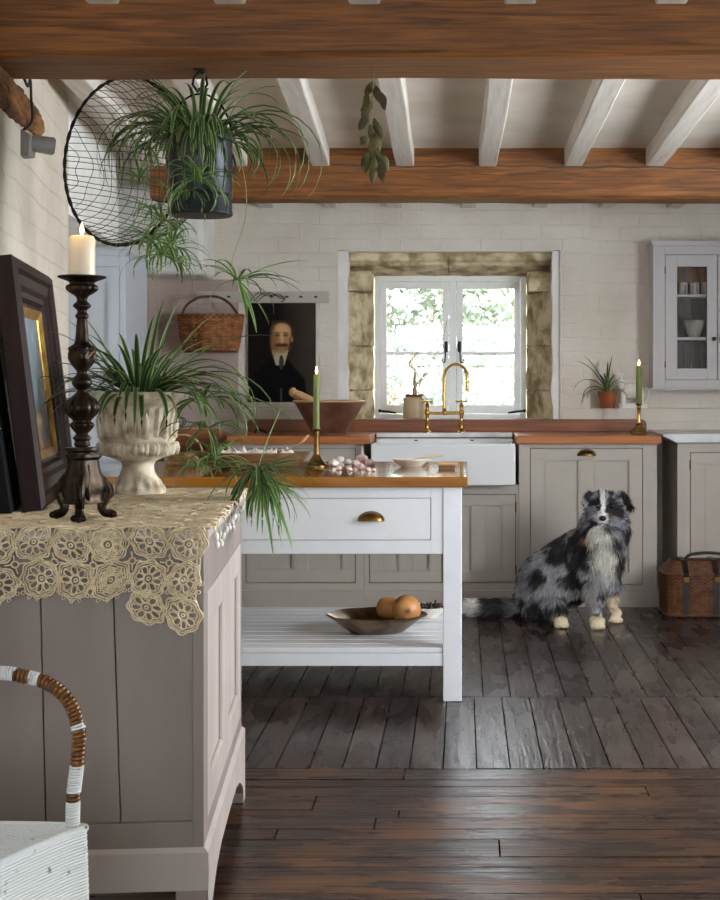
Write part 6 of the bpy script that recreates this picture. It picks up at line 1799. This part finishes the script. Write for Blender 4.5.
    quads = np.stack([idx,idx+1,idx+3,idx+2],1).tolist(); tris = np.stack([idx+2,idx+3,idx+4],1).tolist()
    fur = MB(); loc = np.array(root.location); fur.v = vs.tolist(); fur.f = quads+tris; fur.mi = [0]*(2*N_); fur.col = np.c_[np.clip(fc,0,1), np.ones(len(fc))].tolist()
    fur.build('fur', attrmat('dog_fur', rough=.6), root, smooth=False)
    # eyes, nose, mouth line, toes
    ey = mottled('dog_eye', c3(20,14,10), c3(34,22,14), 10, .06, bump=0); nz = base('dog_nose', c3(16,14,15), .3)[0]
    for s, px_, py_ in ((-1,597.5,506.2),(1,611.5,506.5)):
        dirv = Vector((0,-1,0)); p = q(px_, py_, 7.165); 
        p.y = hc.y-.086
        p.x = hc.x+s*.034-.004; p.z = hc.z+.000
        MB().ball(p, .0145, 16, 12).build('eye', ey, root)
    MB().ball(nose+Vector((0,.004,0)), (.019,.014,.014), 16, 12).build('nose', nz, root)
    b = MB(); b.tube([nose+Vector((0,.002,-.012)), nose+Vector((0,.008,-.024))], .002, 6)
    for s in (-1,1): b.tube(bez([nose+Vector((0,.008,-.024)), nose+Vector((s*.014,.018,-.030)), nose+Vector((s*.024,.045,-.030))],5), .0022, 6)
    b.build('mouth', nz, root)
M['cream_fur'] = mottled('cream_paw_fur', c3(224,206,176), c3(198,176,144), 60, .8, bump=.4, dist=.002)
dog()

# ============================================================ LIGHT AND CAMERA
w = bpy.data.worlds.new('world'); S.world = w; w.use_nodes = True
t = w.node_tree; bg = t.nodes['Background']; bg.inputs['Color'].default_value = (.86,.93,1.0,1); bg.inputs['Strength'].default_value = 11.0
def area(name, loc, rot, sx, sy, power, col=(1,1,1), portal=False, spread=None):
    L = bpy.data.lights.new(name, 'AREA'); L.shape = 'RECTANGLE'; L.size = sx; L.size_y = sy; L.energy = power; L.color = col
    if portal: L.cycles.is_portal = True
    if spread: L.spread = spread
    o = bpy.data.objects.new(name, L); COL.objects.link(o); o.location = loc; o.rotation_euler = rot
    return o
area('window_portal', (-.075, WY+.45, 1.42), (-PI/2, 0, 0), .92, .88, 1, portal=True)
DAY = (.88,.94,1.0)
area('daylight_right', (RX+.16, 4.3, 1.38), (0, PI/2, 0), 1.2, 1.95, 108, DAY)
area('daylight_near', (-.2, NY-.16, 1.4), (PI/2, 0, 0), 1.95, 1.15, 9, DAY)
cam = bpy.data.cameras.new('camera'); co = bpy.data.objects.new('camera', cam); COL.objects.link(co)
co.location = (0,0,EYE); co.rotation_euler = (PI/2,0,0)
cam.sensor_fit = 'AUTO'; cam.sensor_width = 36; cam.lens = F/900*36
cam.shift_x = (360-VX)/900; cam.shift_y = (VY-450)/900*1.0
cam.clip_start = .05; cam.clip_end = 200
S.camera = co
S.view_settings.view_transform = 'Standard'; S.view_settings.look = 'None'; S.view_settings.gamma = 1; S.view_settings.use_curve_mapping = False
S.view_settings.exposure = 0.08
S.cycles.max_bounces = 8; S.cycles.diffuse_bounces = 5; S.cycles.glossy_bounces = 4; S.cycles.transparent_max_bounces = 12
S.cycles.sample_clamp_indirect = 8; S.cycles.use_denoising = True; S.cycles.caustics_reflective = False; S.cycles.caustics_refractive = False
